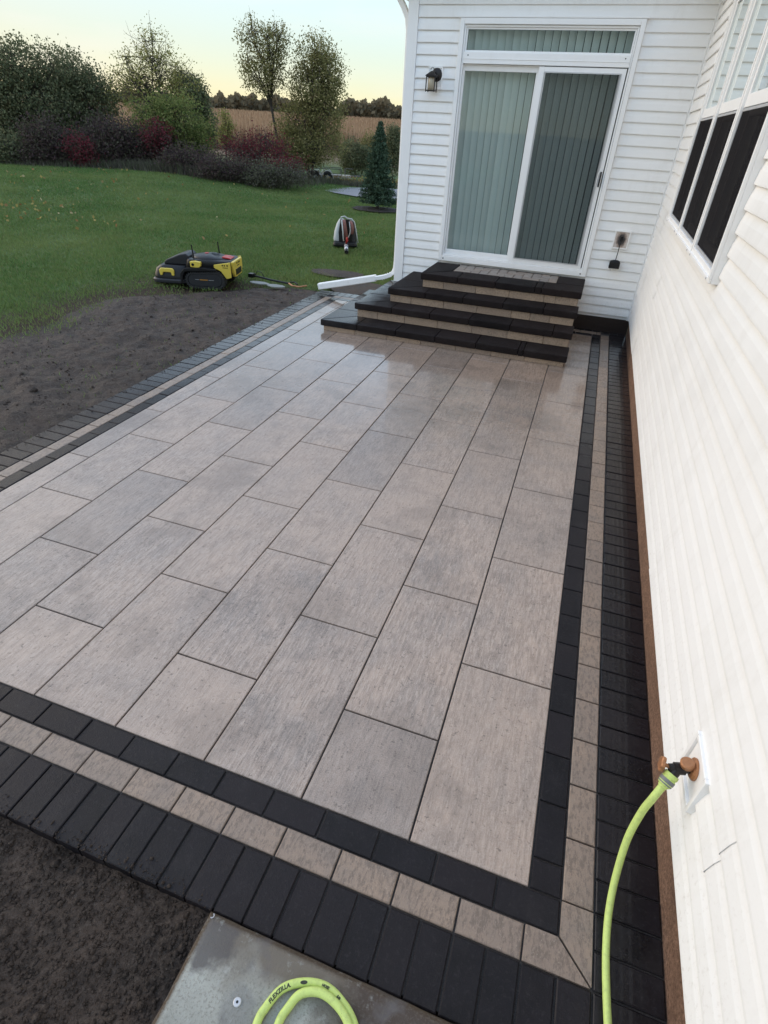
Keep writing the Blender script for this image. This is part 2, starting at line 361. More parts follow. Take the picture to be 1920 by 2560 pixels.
M['soil'] = t.bsdf(c, t.rng(n1, 0.3, 0.7, 0.62, 0.9), 0, t.bump(h, 1.0), 0.35)

t = NT('lawn_ground'); v = t.pos()
n1 = t.noise(v, 0.55, 4); n2 = t.noise(t.scale(v, (1, 1, 1)), 30, 4, 0.7); n3 = t.noise(v, 5.0, 4, 0.6)
c = t.mix(t.rng(n1, 0.35, 0.65, 0, 1), (0.085, 0.140, 0.045), (0.135, 0.180, 0.065))
c = t.mix(t.rng(n2, 0.40, 0.70, 0, 0.75), c, (0.030, 0.068, 0.020))
c = t.mix(t.rng(n3, 0.58, 0.78, 0, 0.5), c, (0.095, 0.105, 0.045))
sp = t.n('SeparateXYZ'); t.l(v, sp.inputs[0])
dist = t.math('SQRT', t.math('ADD', t.math('MULTIPLY', sp.outputs[0], sp.outputs[0]), t.math('MULTIPLY', sp.outputs[1], sp.outputs[1])))
c = t.mix(t.rng(dist, 30, 36, 0, 1), c, (0.17, 0.115, 0.07))
px_ = t.math('ADD', sp.outputs[0], t.math('MULTIPLY', t.math('SUBTRACT', t.noise(v, 1.3, 5, 0.7), 0.5), 1.6)); py_ = t.math('ADD', sp.outputs[1], t.math('MULTIPLY', t.math('SUBTRACT', t.noise(v, 2.1, 4, 0.7), 0.5), 0.9))
earth = t.math('MULTIPLY', t.rng(px_, -7.1, -6.3, 0, 1), t.rng(py_, 6.7, 7.3, 1, 0))
c = t.mix(earth, c, t.mix(n2, (0.045, 0.031, 0.022), (0.095, 0.068, 0.048)))
M['lawn'] = t.bsdf(c, 0.85, 0, t.bump(n2, 0.03), 0.15)

t = NT('old_concrete'); v = t.pos()
n1 = t.noise(v, 5, 5, 0.6); n2 = t.noise(v, 130, 4, 0.75); n3 = t.noise(v, 3.2, 4)
c = t.mix(t.rng(n1, 0.3, 0.7, 0, 1), (0.285, 0.285, 0.250), (0.43, 0.43, 0.385))
sp = t.n('SeparateXYZ'); t.l(v, sp.inputs[0])
wob_ = t.math('MULTIPLY', t.math('SUBTRACT', n3, 0.5), 0.40)
def disc(cx, cy, r0, r1):
    dx = t.math('SUBTRACT', sp.outputs[0], cx); dy = t.math('SUBTRACT', sp.outputs[1], cy)
    d = t.math('SQRT', t.math('ADD', t.math('MULTIPLY', dx, dx), t.math('MULTIPLY', dy, dy)))
    return t.rng(t.math('ADD', d, t.math('MULTIPLY', t.math('SUBTRACT', t.noise(v, 14, 4, 0.6), 0.5), 0.16)), r0, r1, 1, 0)
c = t.mix(t.rng(t.math('ADD', sp.outputs[1], wob_), -0.545, -0.47, 0, 0.85), c, (0.14, 0.112, 0.086))
c = t.mix(t.math('MULTIPLY', disc(-0.855, -0.475, 0.045, 0.075), 0.85), c, (0.105, 0.095, 0.092))
c = t.mix(t.math('MULTIPLY', disc(-0.70, -0.585, 0.03, 0.06), 0.45), c, (0.15, 0.15, 0.155))
rgt = t.math('ADD', sp.outputs[0], t.math('MULTIPLY', t.math('SUBTRACT', n1, 0.5), 0.34))
c = t.mix(t.rng(rgt, -0.50, -0.42, 0, 0.92), c, (0.070, 0.052, 0.043))
rim = t.math('MAXIMUM', t.rng(t.math('ADD', sp.outputs[1], t.math('MULTIPLY', t.math('SUBTRACT', n2, 0.5), 0.02)), -0.432, -0.420, 0, 1), t.rng(t.math('ADD', sp.outputs[0], t.math('MULTIPLY', t.math('SUBTRACT', n2, 0.5), 0.02)), -0.892, -0.902, 0, 1))
c = t.mix(rim, c, (0.085, 0.062, 0.043))
c = t.mix(t.rng(t.noise(v, 7.3, 4), 0.56, 0.66, 0, 0.75), c, (0.135, 0.125, 0.125))
c = t.mix(t.rng(n2, 0.50, 0.64, 0, 0.5), c, (0.15, 0.135, 0.115))
c = t.mix(t.rng(t.noise(v, 22, 5, 0.7), 0.58, 0.72, 0, 0.5), c, (0.44, 0.45, 0.42))
M['concrete'] = t.bsdf(c, t.rng(n1, 0.3, 0.7, 0.42, 0.75), 0, t.bump(n2, 0.003), 0.2)

t = NT('smoke_stained_cover'); tc = t.n('TexCoord'); v = tc.outputs['Object']
gr = t.n('TexGradient', gradient_type='SPHERICAL'); mp = t.n('Mapping', i_Scale=(16, 12, 10.5)); t.l(v, mp.inputs['Vector']); t.l(mp.outputs[0], gr.inputs[0])
f = t.math('ADD', gr.outputs['Fac'], t.math('MULTIPLY', t.math('SUBTRACT', t.noise(v, 40, 4), 0.5), 0.5))
c = t.ramp(f, [(0.0, (0.62, 0.55, 0.50)), (0.16, (0.40, 0.31, 0.26)), (0.42, (0.06, 0.05, 0.05)), (0.8, (0.012, 0.012, 0.013))])
M['stained'] = t.bsdf(c, 0.5)

t = NT('grass_blade'); g_ = t.n('NewGeometry'); p_ = g_.outputs['Position']
c = t.ramp(g_.outputs['Random Per Island'], [(0.0, (0.066, 0.125, 0.038)), (0.45, (0.112, 0.200, 0.060)), (0.8, (0.165, 0.250, 0.085)), (0.95, (0.19, 0.185, 0.085)), (1.0, (0.25, 0.21, 0.11))])
c = t.mix(t.rng(t.noise(p_, 0.45, 4, 0.6), 0.40, 0.62, 0, 0.62), c, (0.235, 0.275, 0.100))
c = t.mix(t.rng(t.noise(p_, 1.8, 5, 0.65), 0.52, 0.70, 0, 0.45), c, (0.058, 0.110, 0.036))
c = t.mix(t.rng(t.noise(p_, 5.0, 4, 0.7), 0.56, 0.70, 0, 0.5), c, (0.26, 0.22, 0.11))
df = t.n('BsdfDiffuse'); tl = t.n('BsdfTranslucent'); t.l(c, df.inputs[0]); t.l(c, tl.inputs[0]); mx = t.n('MixShader', i_0=0.25)
t.l(df.outputs[0], mx.inputs[1]); t.l(tl.outputs[0], mx.inputs[2]); t.l(mx.outputs[0], t.out.inputs[0]); GRASS = t.m
def gl(name, *cs, tr=0.35):
    return make_leaf(name, [(i/(len(cs)-1), c) for i, c in enumerate(cs)], tr)
LF = {
 'dark': gl('leaf_dark_green', (0.085, 0.100, 0.060), (0.130, 0.150, 0.082), (0.190, 0.200, 0.105), (0.245, 0.220, 0.125)),
 'olive': gl('leaf_olive', (0.125, 0.135, 0.050), (0.200, 0.195, 0.075), (0.290, 0.255, 0.110), (0.330, 0.275, 0.125)),
 'pale': gl('leaf_pale_yellow_green', (0.135, 0.162, 0.047), (0.257, 0.257, 0.081), (0.378, 0.338, 0.128), (0.297, 0.257, 0.081)),
 'green': gl('leaf_mid_green', (0.088, 0.128, 0.043), (0.155, 0.196, 0.061), (0.230, 0.250, 0.088), (0.270, 0.257, 0.101)),
 'purple': gl('leaf_purple_brown', (0.060, 0.042, 0.046), (0.095, 0.066, 0.068), (0.130, 0.085, 0.080), (0.115, 0.110, 0.072), (0.085, 0.085, 0.060)),
 'red': gl('leaf_crimson', (0.140, 0.028, 0.040), (0.22, 0.042, 0.058), (0.16, 0.045, 0.054), (0.11, 0.066, 0.056), (0.095, 0.085, 0.058)),
 'weed': gl('leaf_grey_weed', (0.081, 0.070, 0.061), (0.128, 0.115, 0.088), (0.101, 0.121, 0.061), (0.203, 0.182, 0.149)),
 'spruce': gl('needle_blue_green', (0.030, 0.052, 0.032), (0.052, 0.085, 0.052), (0.080, 0.120, 0.078), (0.105, 0.145, 0.100), tr=0.1),
 'corn': gl('dry_corn', (0.26, 0.165, 0.095), (0.38, 0.245, 0.15), (0.48, 0.33, 0.21), (0.32, 0.20, 0.125)),
 'far': gl('far_trees', (0.14, 0.125, 0.085), (0.20, 0.16, 0.10), (0.27, 0.20, 0.115), (0.16, 0.15, 0.11)),
 'fallen': gl('fallen_leaf', (0.30, 0.24, 0.09), (0.36, 0.28, 0.10), (0.25, 0.14, 0.06), (0.42, 0.37, 0.20), tr=0.2),
}

# ------------------------------------------------------------------ ground
def gh(x, y):
    d = math.hypot(x + 0.28, y + 0.9)
    h = 0.42 * sstep(11, 24, d) * sstep(-8.5, -15, x)
    if d > 34: h += 2.0 * sstep(34, 170, d)
    return h
PX0, PX1, PY0, PY1 = -3.84, 0.404, -0.404, 6.82      # patio outline
HX, HY = -2.69, 6.68                                   # house corner, far wall plane
def grid_axis(lo, hi, far, step):
    a = list(np.arange(lo, hi + 1e-6, step)); s = step; x = lo
    left = []
    while x > -far: s *= 1.35; x -= s; left.append(x)
    s = step; x = hi; right = []
    while x < far: s *= 1.35; x += s; right.append(x)
    return left[::-1] + a + right
def soil_mask(x, y):
    # 1 = bare earth, 0 = lawn
    edge = -6.05 + 0.95 * sstep(5.0, 6.6, y) + 1.0 * sstep(6.3, 7.0, y)
    n = noise.noise((x*0.9, y*0.9, 3.1)) * 0.40 + noise.noise((x*3.3, y*3.3, 8.1)) * 0.20
    a = sstep(-0.35, 0.35, x - edge + n)
    b = 1 - sstep(6.75, 7.15, y + n*0.3)
    return a * b
gx = grid_axis(-24, 2, 420, 0.5); gy = grid_axis(-4, 28, 420, 0.5)
V = []; F = []
for y in gy:
    for x in gx:
        z = gh(x, y) - 0.03 + 0.012 * noise.noise((x*0.8, y*0.8, 0))
        if -7.6 < x < -3.2 and -4 < y < 7.6: z -= 0.10*max(soil_mask(x+dx_, y+dy_) for dx_ in (-0.25, 0, 0.25) for dy_ in (-0.25, 0, 0.25))
        if -4.2 < x < 12 and -4 < y < 7.2: z = -0.13
        V.append((x, y, z))
nx = len(gx)
for j in range(len(gy)-1):
    for i in range(nx-1): F.append((j*nx+i, j*nx+i+1, (j+1)*nx+i+1, (j+1)*nx+i))
struct('ground', npmesh('ground', V, F, True), M['lawn'])

def soil_grid(x0, x1, y0, y1, st, fn):
    xs = np.arange(x0, x1 + st*0.5, st); ys = np.arange(y0, y1 + st*0.5, st)
    V = [(x, y, fn(x, y)) for y in ys for x in xs]; n = len(xs)
    F = [(j*n+i, j*n+i+1, (j+1)*n+i+1, (j+1)*n+i) for j in range(len(ys)-1) for i in range(n-1)]
    return V, F
def soil_rough(x, y, k=1.0):
    z = 0.016*noise.noise((x*1.7, y*2.6, 0)) + 0.012*noise.noise((x*6, y*9, 2)) + 0.010*abs(noise.noise((x*17, y*19, 5)))
    return z + k*0.007*abs(noise.noise((x*45, y*45, 9)))
def soil_a(x, y):
    m_ = soil_mask(x, y)
    return -0.075 + 0.046*m_ + soil_rough(x, y)*m_*2.3 - 0.03*(1-m_)
V1, F1 = soil_grid(-7.2, -3.85, -2.4, 7.3, 0.034, soil_a)
def soil_b(x, y):
    # loose earth beside the concrete pad, crumbly and a little heaped
    z = -0.046 + soil_rough(x, y)*1.25 + 0.012*noise.noise((x*5, y*5, 1)) + 0.010*abs(noise.noise((x*60, y*60, 2))) + 0.006*abs(noise.noise((x*120, y*120, 4)))
    return min(z, -0.012)
V2, F2 = soil_grid(-3.84, -0.90, -1.9, -0.400, 0.011, soil_b)
struct('soil', npmesh('soil', V1 + V2, [tuple(i for i in f) for f in F1] + [tuple(i+len(V1) for i in f) for f in F2], True), M['soil'])

# dirt washed bare under the downspout, driveway behind the spruce
def blob_sheet(cx, cy, rx, ry, z, n=40, seed=0, h=0.0):
    V = [(cx, cy, z+h)]
    for ring in (0.5, 1.0):
        for k in range(n):
            q = 2*math.pi*k/n; w = 1 + 0.22*noise.noise((math.cos(q)*1.6+seed, math.sin(q)*1.6, seed)) + 0.10*noise.noise((math.cos(q)*6+seed, math.sin(q)*6, seed))
            V.append((cx+rx*w*ring*math.cos(q), cy+ry*w*ring*math.sin(q), z + h*(1-ring)))
    mb = MB(); F = [(0, 1+k, 1+(k+1) % n) for k in range(n)] + [(1+k, 1+n+k, 1+n+(k+1) % n, 1+(k+1) % n) for k in range(n)]
    mb.add(V, F); return mb
o = link('bare_earth_patch', blob_sheet(-4.05, 7.95, 0.50, 0.24, 0.004, seed=4).fix('p'), M['soil']); o['kind'] = 'structure'
o = link('bare_earth_patch', blob_sheet(-3.35, 7.25, 0.62, 0.42, -0.004, seed=9).fix('p'), M['soil']); o['kind'] = 'structure'
mb = MB(); dr = [(-10.3, 20.5), (-9.2, 19.75), (-7.9, 19.1), (-6.3, 19.1), (-2, 19.3), (6, 19.6), (6, 25.5), (-6, 23.6), (-8.2, 23.1), (-9.6, 22.2), (-10.35, 21.2)]
mb.add([(x, y, 0.02) for x, y in dr], [tuple(range(len(dr)))]); struct('driveway', mb.fix('driveway'), M['asphalt'])

# ------------------------------------------------------------------ patio
patio = link('patio', None, None); patio['kind'] = 'structure'
mb = MB(); mb.box(PX0+0.01, PX1, PY0+0.01, PY1-0.01, -0.10, -0.009); part('joint_sand', mb, M['sand'], patio)
CACHE = {}
def paver_mesh(w, l, h, key, ch=0.0035):
    k = (round(w, 4), round(l, 4), round(h, 4), key)
    if k in CACHE: return CACHE[k]
    a, b = w/2, l/2; mb = MB()
    v = [(-a,-b,-h),(a,-b,-h),(a,b,-h),(-a,b,-h),(-a,-b,-ch*0.8),(a,-b,-ch*0.8),(a,b,-ch*0.8),(-a,b,-ch*0.8),
         (-a+ch,-b+ch,0),(a-ch,-b+ch,0),(a-ch,b-ch,0),(-a+ch,b-ch,0)]
    f = [(0,1,5,4),(1,2,6,5),(2,3,7,6),(3,0,4,7),(4,5,9,8),(5,6,10,9),(6,7,11,10),(7,4,8,11),(8,9,10,11)]
    mb.add(v, f); me = mb.mesh('paver'); me.materials.append(M[key]); CACHE[k] = me; return me
def paver(name, x0, x1, y0, y1, key, parent=patio, z=0.0, gap=0.0065, h=0.06, jit=0.0018, tilt=0.0045, ch=0.0035):
    w, l = x1-x0-gap, y1-y0-gap
    if w < 0.01 or l < 0.01: return
    o = link(name, paver_mesh(w, l, h, key, ch), None, parent, ((x0+x1)/2, (y0+y1)/2, z + random.uniform(-jit, jit)))
    o.rotation_euler = (random.uniform(-tilt, tilt)*0.6, random.uniform(-tilt, tilt)*0.6, random.uniform(-tilt, tilt)*0.5)
    return o
U = 0.4064; PIT = 2.0135*U; YB = 6.414; XL = -8.44*U
for k in range(1, 10):
    x1 = -(k-1)*U; x0 = -k*U if k < 9 else XL
    y = 0.0 if k % 2 else 0.985*U - PIT
    while y < YB - 0.02:
        a, b = max(0, y), min(YB, y+PIT)
        if not (x0 > -3.0 and x1 < -0.27 and a > 5.2) and b-a > 0.03:
            paver('slab', x0, x1, a, b, 'slab', gap=0.0075, jit=0.0006, tilt=0.0009, ch=0.003)
        y += PIT
B = 0.1016
def run(name, key, axis, c0, c1, s0, s1, phase, pitch):
    # a course of pavers between s0 and s1
    n0 = math.floor((s0 - phase)/pitch); y = phase + n0*pitch
    while y < s1 - 0.012:
        a, b = max(s0, y), min(s1, y+pitch)
        if b - a > 0.012:
            if axis == 'y': paver(name, c0, c1, a, b, key)
            else: paver(name, a, b, c0, c1, key)
        y += pitch
# right side (along the house wall)
run('dark_paver', 'dark', 'y', 0.0, B, 0.0, YB+B, 0.1, 2*B)
run('edge_paver', 'dark', 'y', 2*B, 4*B-0.002, -4*B+0.002, YB+2*B, 0.0, B)
# front
run('dark_paver', 'dark', 'x', -B, 0.0, XL-B, B, -0.1-0.2032*20, 2*B)
run('edge_paver', 'dark', 'x', -4*B, -2*B, PX0, 2*B, 0.0, B)
# left
run('dark_paver', 'dark', 'y', XL-B, XL, 0.0, YB+B, 1.525-0.2032*9, 2*B)
run('beige_paver', 'beige', 'y', XL-2*B, XL-B, -B, YB+B, 1.63-0.2032*10, 2*B)
run('edge_paver', 'dark', 'y', PX0, XL-2*B, -2*B, PY1, 1.63-0.1016*20, B)
# back, behind and beside the steps
run('dark_paver', 'dark', 'x', YB, YB+B, -0.24, 0.0, -0.2, 2*B); run('dark_paver', 'dark', 'x', YB, YB+B, XL, -3.03, XL, 2*B)
run('beige_paver', 'beige', 'x', YB+B, YB+2*B, -0.24, B, -0.15, 2*B); run('beige_paver', 'beige', 'x', YB+B, YB+2*B, XL-B, -3.03, XL, 2*B)
run('edge_paver', 'dark', 'x', YB+2*B, PY1, XL-2*B, -2.75, XL, B)
run('edge_paver', 'dark', 'x', YB+2*B, 6.698, -0.24, 4*B-0.002, 0.0, B)
# beige courses with the mitred corner at the near right
run('beige_paver', 'beige', 'y', B, 2*B, 0.0, YB+B, 0.0, 2*B)
run('beige_paver', 'beige', 'x', -2*B, -B, XL-2*B, 0.0, 0.0, 2*B)
g = 0.0025
for poly in ([(g, -B-g), (B-g, -B-g), (2*B-2.4*g, -2*B+g), (g, -2*B+g)], [(B+g, -g), (2*B-g, -g), (2*B-g, -2*B+2.4*g), (B+g, -B+g)]):
    cx = sum(p[0] for p in poly)/4; cy = sum(p[1] for p in poly)/4
    mb = MB(); mb.prism([(x-cx, y-cy) for x, y in poly], 'z', -0.06, 0.0)
    part('beige_paver', mb, M['beige'], patio, loc=(cx, cy, 0.0004), bev=0.0015)

# ------------------------------------------------------------------ steps
steps = thing('stone_steps', 'charcoal capped stone steps with beige risers climbing to the patio door', 'steps')
SXR = -0.235
ST = [(-3.05, 5.06, 0.125, 0.0), (-2.74, 5.35, 0.285, 0.125), (-2.42, 5.607, 0.440, 0.285), (-2.10, 5.855, 0.596, 0.440)]
CAPJ = {0: [-2.592, -2.125, -1.663, -1.204, -0.747, -0.690], 1: [-2.278, -1.819, -1.361, -0.904, -0.442], 2: [-1.958, -1.509, -1.047, -0.598], 3: [-1.649, -1.202, -0.752, -0.677]}
RISJ = {0: [-2.626, -2.233, -1.83, -1.425, -1.03, -0.669], 1: [-2.456, -2.121, -1.726, -1.324, -0.921, -0.527], 2: [-2.132, -1.736, -1.339, -0.945, -0.732, -0.514], 3: [-1.816, -1.424, -1.034, -0.635, -0.508]}
CT = 0.072
def cap_block(poly, z, mat='cap', th=CT, bev=0.009, name='cap_block'):
    cx = sum(p[0] for p in poly)/len(poly); cy = sum(p[1] for p in poly)/len(poly)
    mb = MB(); mb.prism([(x-cx, y-cy) for x, y in poly], 'z', -th, 0.0)
    return part(name, mb, M[mat], steps, loc=(cx, cy, z + random.uniform(-0.0008, 0.0008)), bev=bev)
g = 0.0016
for i, (xl, yf, z, zb) in enumerate(ST):
    last = i == 3
    yb = HY - 0.02 if last else ST[i+1][1] + 0.05
    xb = xl + 0.36
    if last: yb = 6.205
    js = [xl] + CAPJ[i] + [SXR]
    for a, b in zip(js[:-1], js[1:]):
        if a == xl: cap_block([(a, yf), (b-g, yf), (b-g, yb), (xb if not last else a+0.35, yb), ], z)
        else: cap_block([(a+g, yf), (b-g, yf), (b-g, yb), (a+g, yb)], z)
    # return along the left side up to the wall
    if not last:
        y = yf; ye = 6.70 if xl < HX else HY - 0.014
        seg = [(yf, yf + 0.52), (yf + 0.52, yf + 0.98), (yf+0.98, ye)] if ye - yf > 1.2 else [(yf, yf+0.52), (yf+0.52, ye)]
        for q, (a, b) in enumerate(seg):
            if q == 0: cap_block([(xl, a+0.004), (xb-0.003, yb+0.001), (xb-0.003, b-g), (xl, b-g)], z)
            else: cap_block([(xl, a+g), (xb-0.003, a+g), (xb-0.003, b-g), (xl, b-g)], z)
    else:
        cap_block([(xl, yf+0.004), (xl+0.312, yb+0.0015), (xl+0.312, HY-0.05), (xl, HY-0.05)], z)
        cap_block([(-0.545, yb+0.0015), (SXR, yb+0.0015), (SXR, HY-0.05), (-0.545, HY-0.05)], z)
        cap_block([(-1.785, 6.625), (-0.548, 6.625), (-0.548, HY-0.014), (-1.785, HY-0.014)], z-0.002)
    # riser blocks
    o_ = 0.028; js = [xl+o_] + RISJ[i] + [SXR-0.022]
    for a, b in zip(js[:-1], js[1:]):
        mb = MB(); L = b-a-0.004; hh = z-CT-0.001-zb
        mb.box(-L/2, L/2, 0, 0.18, 0, hh)
        part('riser_block', mb, M['riser'], steps, loc=((a+b)/2, yf+o_+random.uniform(0, 0.0015), zb), bev=0.002)
    n = 4; ye = HY-0.02; L = (ye-yf-o_-0.18)/n
    for q in range(n):
        mb = MB(); mb.box(0, 0.18, 0, L-0.004, 0, z-CT-0.001-zb)
        part('riser_block', mb, M['riser'], steps, loc=(xl+o_, yf+o_+0.18+q*L+0.002, zb), bev=0.002)
    mb = MB(); mb.box(SXR-0.20, SXR-0.024, yf+o_+0.185, ye, zb, z-CT-0.001); part('riser_block', mb, M['riser'], steps)
mb = MB(); mb.box(-1.92, -0.45, 6.06, HY-0.03, 0.1, 0.53); part('core_fill', mb, M['sand'], steps)
# herringbone inlay on the landing
random.seed(3)
ix0, ix1, iy0, iy1 = -1.785, -0.548, 6.208, 6.622; s = 0.1035
mb = MB(); mb.box(ix0, ix1, iy0, iy1, 0.535, 0.585); part('joint_sand', mb, M['sand'], steps)
def inlay(x0, x1, y0, y1):
    x0, x1, y0, y1 = max(x0, ix0), min(x1, ix1), max(y0, iy0), min(y1, iy1)
    if x1-x0 > 0.015 and y1-y0 > 0.015: paver('inlay_paver', x0, x1, y0, y1, 'inlay', steps, z=0.5945, h=0.03)
M['inlay'] = make_beige_mat('grey_inlay_paver', (0.30, 0.265, 0.24), (0.25, 0.225, 0.205), 0.3)
for i in range(-1, 14):
    for j in range(-1, 6):
        k = (i - j) % 4
        x, y = ix0 + i*s, iy0 + j*s
        if k == 0: inlay(x, x+2*s, y, y+s)
        if k == 2: inlay(x, x+s, y-s, y+s) if True else None

# ------------------------------------------------------------------ house
house = thing('house', 'white vinyl sided house with sliding patio door and triple window', 'house')
P2 = 0.2056; ZS = 0.205
def panel(plane, u0, u1, zb, n=2, flip=False, zmax=None, push=0.0):
    # a double-lap vinyl panel; plane 'y' far wall, 'x' right wall
    mb = MB(); pit = P2/2
    prof = []
    for q in range(n):
        z0 = zb + q*pit
        prof += [(0.0004, z0), (0.0175, z0), (0.0200, z0+0.0025), (0.0197, z0+0.012), (0.0140, z0+0.055), (0.0050, z0+0.090), (0.0012, z0+pit)]
    prof += [(0.0, zb+n*pit)]
    base = 6.6975 if plane == 'y' else 0.3975
    def pt(u, d, z): return (u, base-d-push, z) if plane == 'y' else (base-d-push, u, z)
    rings = [[pt(u, d, z) for d, z in prof] for u in (u0, u1)]
    mb.rings(rings, cap=False, closed=True)
    return part('siding_panel', mb, M['siding'], house)
DL, DR, DB_, DT = -2.098, -0.243, 0.615, 2.975
NP = 15
for k in range(NP):
    zb = ZS + k*P2
    if zb + P2 <= DB_ - 0.0 or zb >= DT:
        panel('y', HX+0.118, 0.36, zb) if zb >= 0.55 else (panel('y', HX+0.118, -1.0, zb), panel('y', -1.002, 0.36, zb, push=0.0008))
    elif zb < DB_:
        panel('y', HX+0.118, DL-0.002, zb); panel('y', DR+0.002, 0.36, zb)
    elif zb + P2 > DT and zb < DT:
        panel('y', HX+0.118, DL-0.002, zb); panel('y', DR+0.002, 0.36, zb)
        panel('y', DL-0.002, DR+0.002, zb+P2/2, n=1) if zb+P2/2 >= DT else None
    else:
        panel('y', HX+0.118, DL-0.002, zb); panel('y', DR+0.002, 0.36, zb)
WY0, WY1, WZ0, WZ1 = 2.49, 5.38, 1.405, 2.98
JO = {0: [1.58, -2.1, 5.2], 1: [0.01, 3.7], 2: [2.50, 6.2, -1.2], 3: [1.12, 4.86, -2.5], 4: [3.56, -0.12], 5: [2.25, 6.0, -1.4], 6: [1.76, -1.9], 7: [0.6], 8: [1.9, -1.7], 9: [0.4], 10: [1.4, -2.0], 11: [0.2], 12: [1.8], 13: [3.2, -0.4], 14: [1.2]}
YN = -3.2
for k in range(NP):
    zb = ZS + k*P2; js = sorted(j for j in JO[k] if YN < j < 6.6)
    ends = [YN] + js + [6.655]
    segs = list(zip(ends[:-1], ends[1:]))
    out = []
    for a, b in segs:
        if zb > WZ0 - 0.1 and zb < WZ1 - 0.02:
            if a < WY0: out.append((a, min(b, WY0)))
            if b > WY1: out.append((max(a, WY1), b))
        else: out.append((a, b))
    for q, (a, b) in enumerate(out):
        if b - a > 0.03:
            e = 0.0 if q % 2 else 0.025      # every other panel tucks under its neighbours
            panel('x', a - (e if a in js else 0), b + (e if b in js else 0), zb, push=0.0028*(q % 2))
# sheathing and shell behind the siding (openings left clear)
mb = MB()
mb.box(HX+0.02, DL+0.02, 6.698, 6.78, 0.17, 3.3); mb.box(DR-0.02, 0.45, 6.698, 6.78, 0.17, 3.3); mb.box(DL+0.02, DR-0.02, 6.698, 6.78, DT-0.02, 3.3); mb.box(DL+0.02, DR-0.02, 6.698, 6.78, 0.17, DB_+0.02)
mb.box(0.398, 0.48, YN, WY0+0.02, 0.19, 3.3); mb.box(0.398, 0.48, WY1-0.02, 6.69, 0.19, 3.3); mb.box(0.398, 0.48, WY0+0.02, WY1-0.02, 0.19, WZ0+0.02); mb.box(0.398, 0.48, WY0+0.02, WY1-0.02, WZ1-0.02, 3.3)
part('wall', mb, M['siding'], house)
mb = MB(); mb.box(HX+0.02, HX+0.05, 6.785, 12, 0.17, 3.3); part('side_wall', mb, M['siding'], house)
mb = MB()
mb.box(DL-0.3, DR+0.3, 8.3, 8.35, 0.3, 3.2); mb.box(DL-0.3, DL-0.25, 6.79, 8.3, 0.3, 3.2); mb.box(DR+0.25, DR+0.3, 6.79, 8.3, 0.3, 3.2); mb.box(DL-0.25, DR+0.25, 6.79, 8.3, 0.5, 0.55); mb.box(DL-0.25, DR+0.25, 6.79, 8.3, 3.1, 3.15)
mb.box(1.9, 1.95, WY0-0.3, WY1+0.3, 0.9, 3.2); mb.box(0.49, 1.9, WY0-0.3, WY0-0.25, 0.9, 3.2); mb.box(0.49, 1.9, WY1+0.25, WY1+0.3, 0.9, 3.2); mb.box(0.49, 1.9, WY0-0.25, WY1+0.25, 0.95, 1.0); mb.box(0.49, 1.9, WY0-0.25, WY1+0.25, 3.1, 3.15)
part('room', mb, M['interior'], house)
mb = MB(); mb.box(0.405, 0.62, YN, 6.69, -0.25, 0.212); part('foundation', mb, M['found'], house)
mb = MB(); mb.box(HX+0.03, 0.404, 6.70, 6.9, -0.25, 0.21); part('foundation', mb, M['found2'], house)
# corner post, inside corner trim, starter trim
mb = MB(); mb.box(HX, HX+0.116, 6.668, 6.78, 0.19, 3.3); part('corner_post', mb, M['trim'], house, bev=0.003)
mb = MB(); mb.prism([(0.355, 6.669), (0.362, 6.669), (0.372, 6.676), (0.382, 6.664), (0.378, 6.652), (0.392, 6.652), (0.392, 6.694), (0.355, 6.694)], 'z', 0.17, 3.3); part('inside_corner_trim', mb, M['trim'], house)
mb = MB(); mb.box(-3.05, 0.9, 6.50, 12, 3.30, 3.36); mb.box(0.20, 0.9, YN, 6.50, 3.30, 3.36); part('soffit', mb, M['trim'], house)
mb = MB(); mb.box(-3.07, -3.05, 6.48, 12, 3.28, 3.46); mb.box(-3.05, 0.20, 6.48, 6.50, 3.28, 3.46); mb.box(0.18, 0.20, YN, 6.48, 3.28, 3.46); part('fascia', mb, M['trim'], house)
mb = MB(); mb.box(-3.07, 2.4, 6.48, 12, 3.462, 3.5); mb.box(0.18, 2.4, YN, 6.48, 3.462, 3.5); part('roof', mb, M['dgrey'], house)
# downspout
def rect_tube(mb, pts, w, d, side):
    rings = []
    for i, p in enumerate(pts):
        p = Vector(p); t_ = (Vector(pts[min(i+1, len(pts)-1)]) - Vector(pts[max(i-1, 0)])).normalized()
        b_ = Vector(side); n_ = b_.cross(t_).normalized(); b_ = t_.cross(n_)
        rings.append([p + b_*(sx*w/2) + n_*(sy*d/2) for sx, sy in ((-1,-0.8),(-0.85,-1),(-0.3,-1),(-0.2,-0.86),(0.2,-0.86),(0.3,-1),(0.85,-1),(1,-0.8),(1,0.8),(0.85,1),(-0.85,1),(-1,0.8))])
    mb.rings(rings)
mb = MB(); pts = [(-2.98, 6.79, 3.32), (-2.90, 6.79, 3.24), (-2.78, 6.79, 3.08), (-2.725, 6.79, 2.99), (-2.706, 6.79, 2.88), (-2.704, 6.79, 2.0), (-2.704, 6.79, 0.50), (-2.710, 6.785, 0.42), (-2.735, 6.775, 0.365), (-2.78, 6.755, 0.33), (-2.86, 6.725, 0.305), (-3.03, 6.69, 0.265)]
rect_tube(mb, pts, 0.085, 0.052, (0, 1, 0)); ds = part('downspout', mb, M['trim'], house)
mb = MB(); rect_tube(mb, [(-2.96, 6.70, 0.285), (-3.79, 6.64, 0.090)], 0.095, 0.082, (0, 1, 0)); part('downspout_extension', mb, M['trim'], ds)
mb = MB()
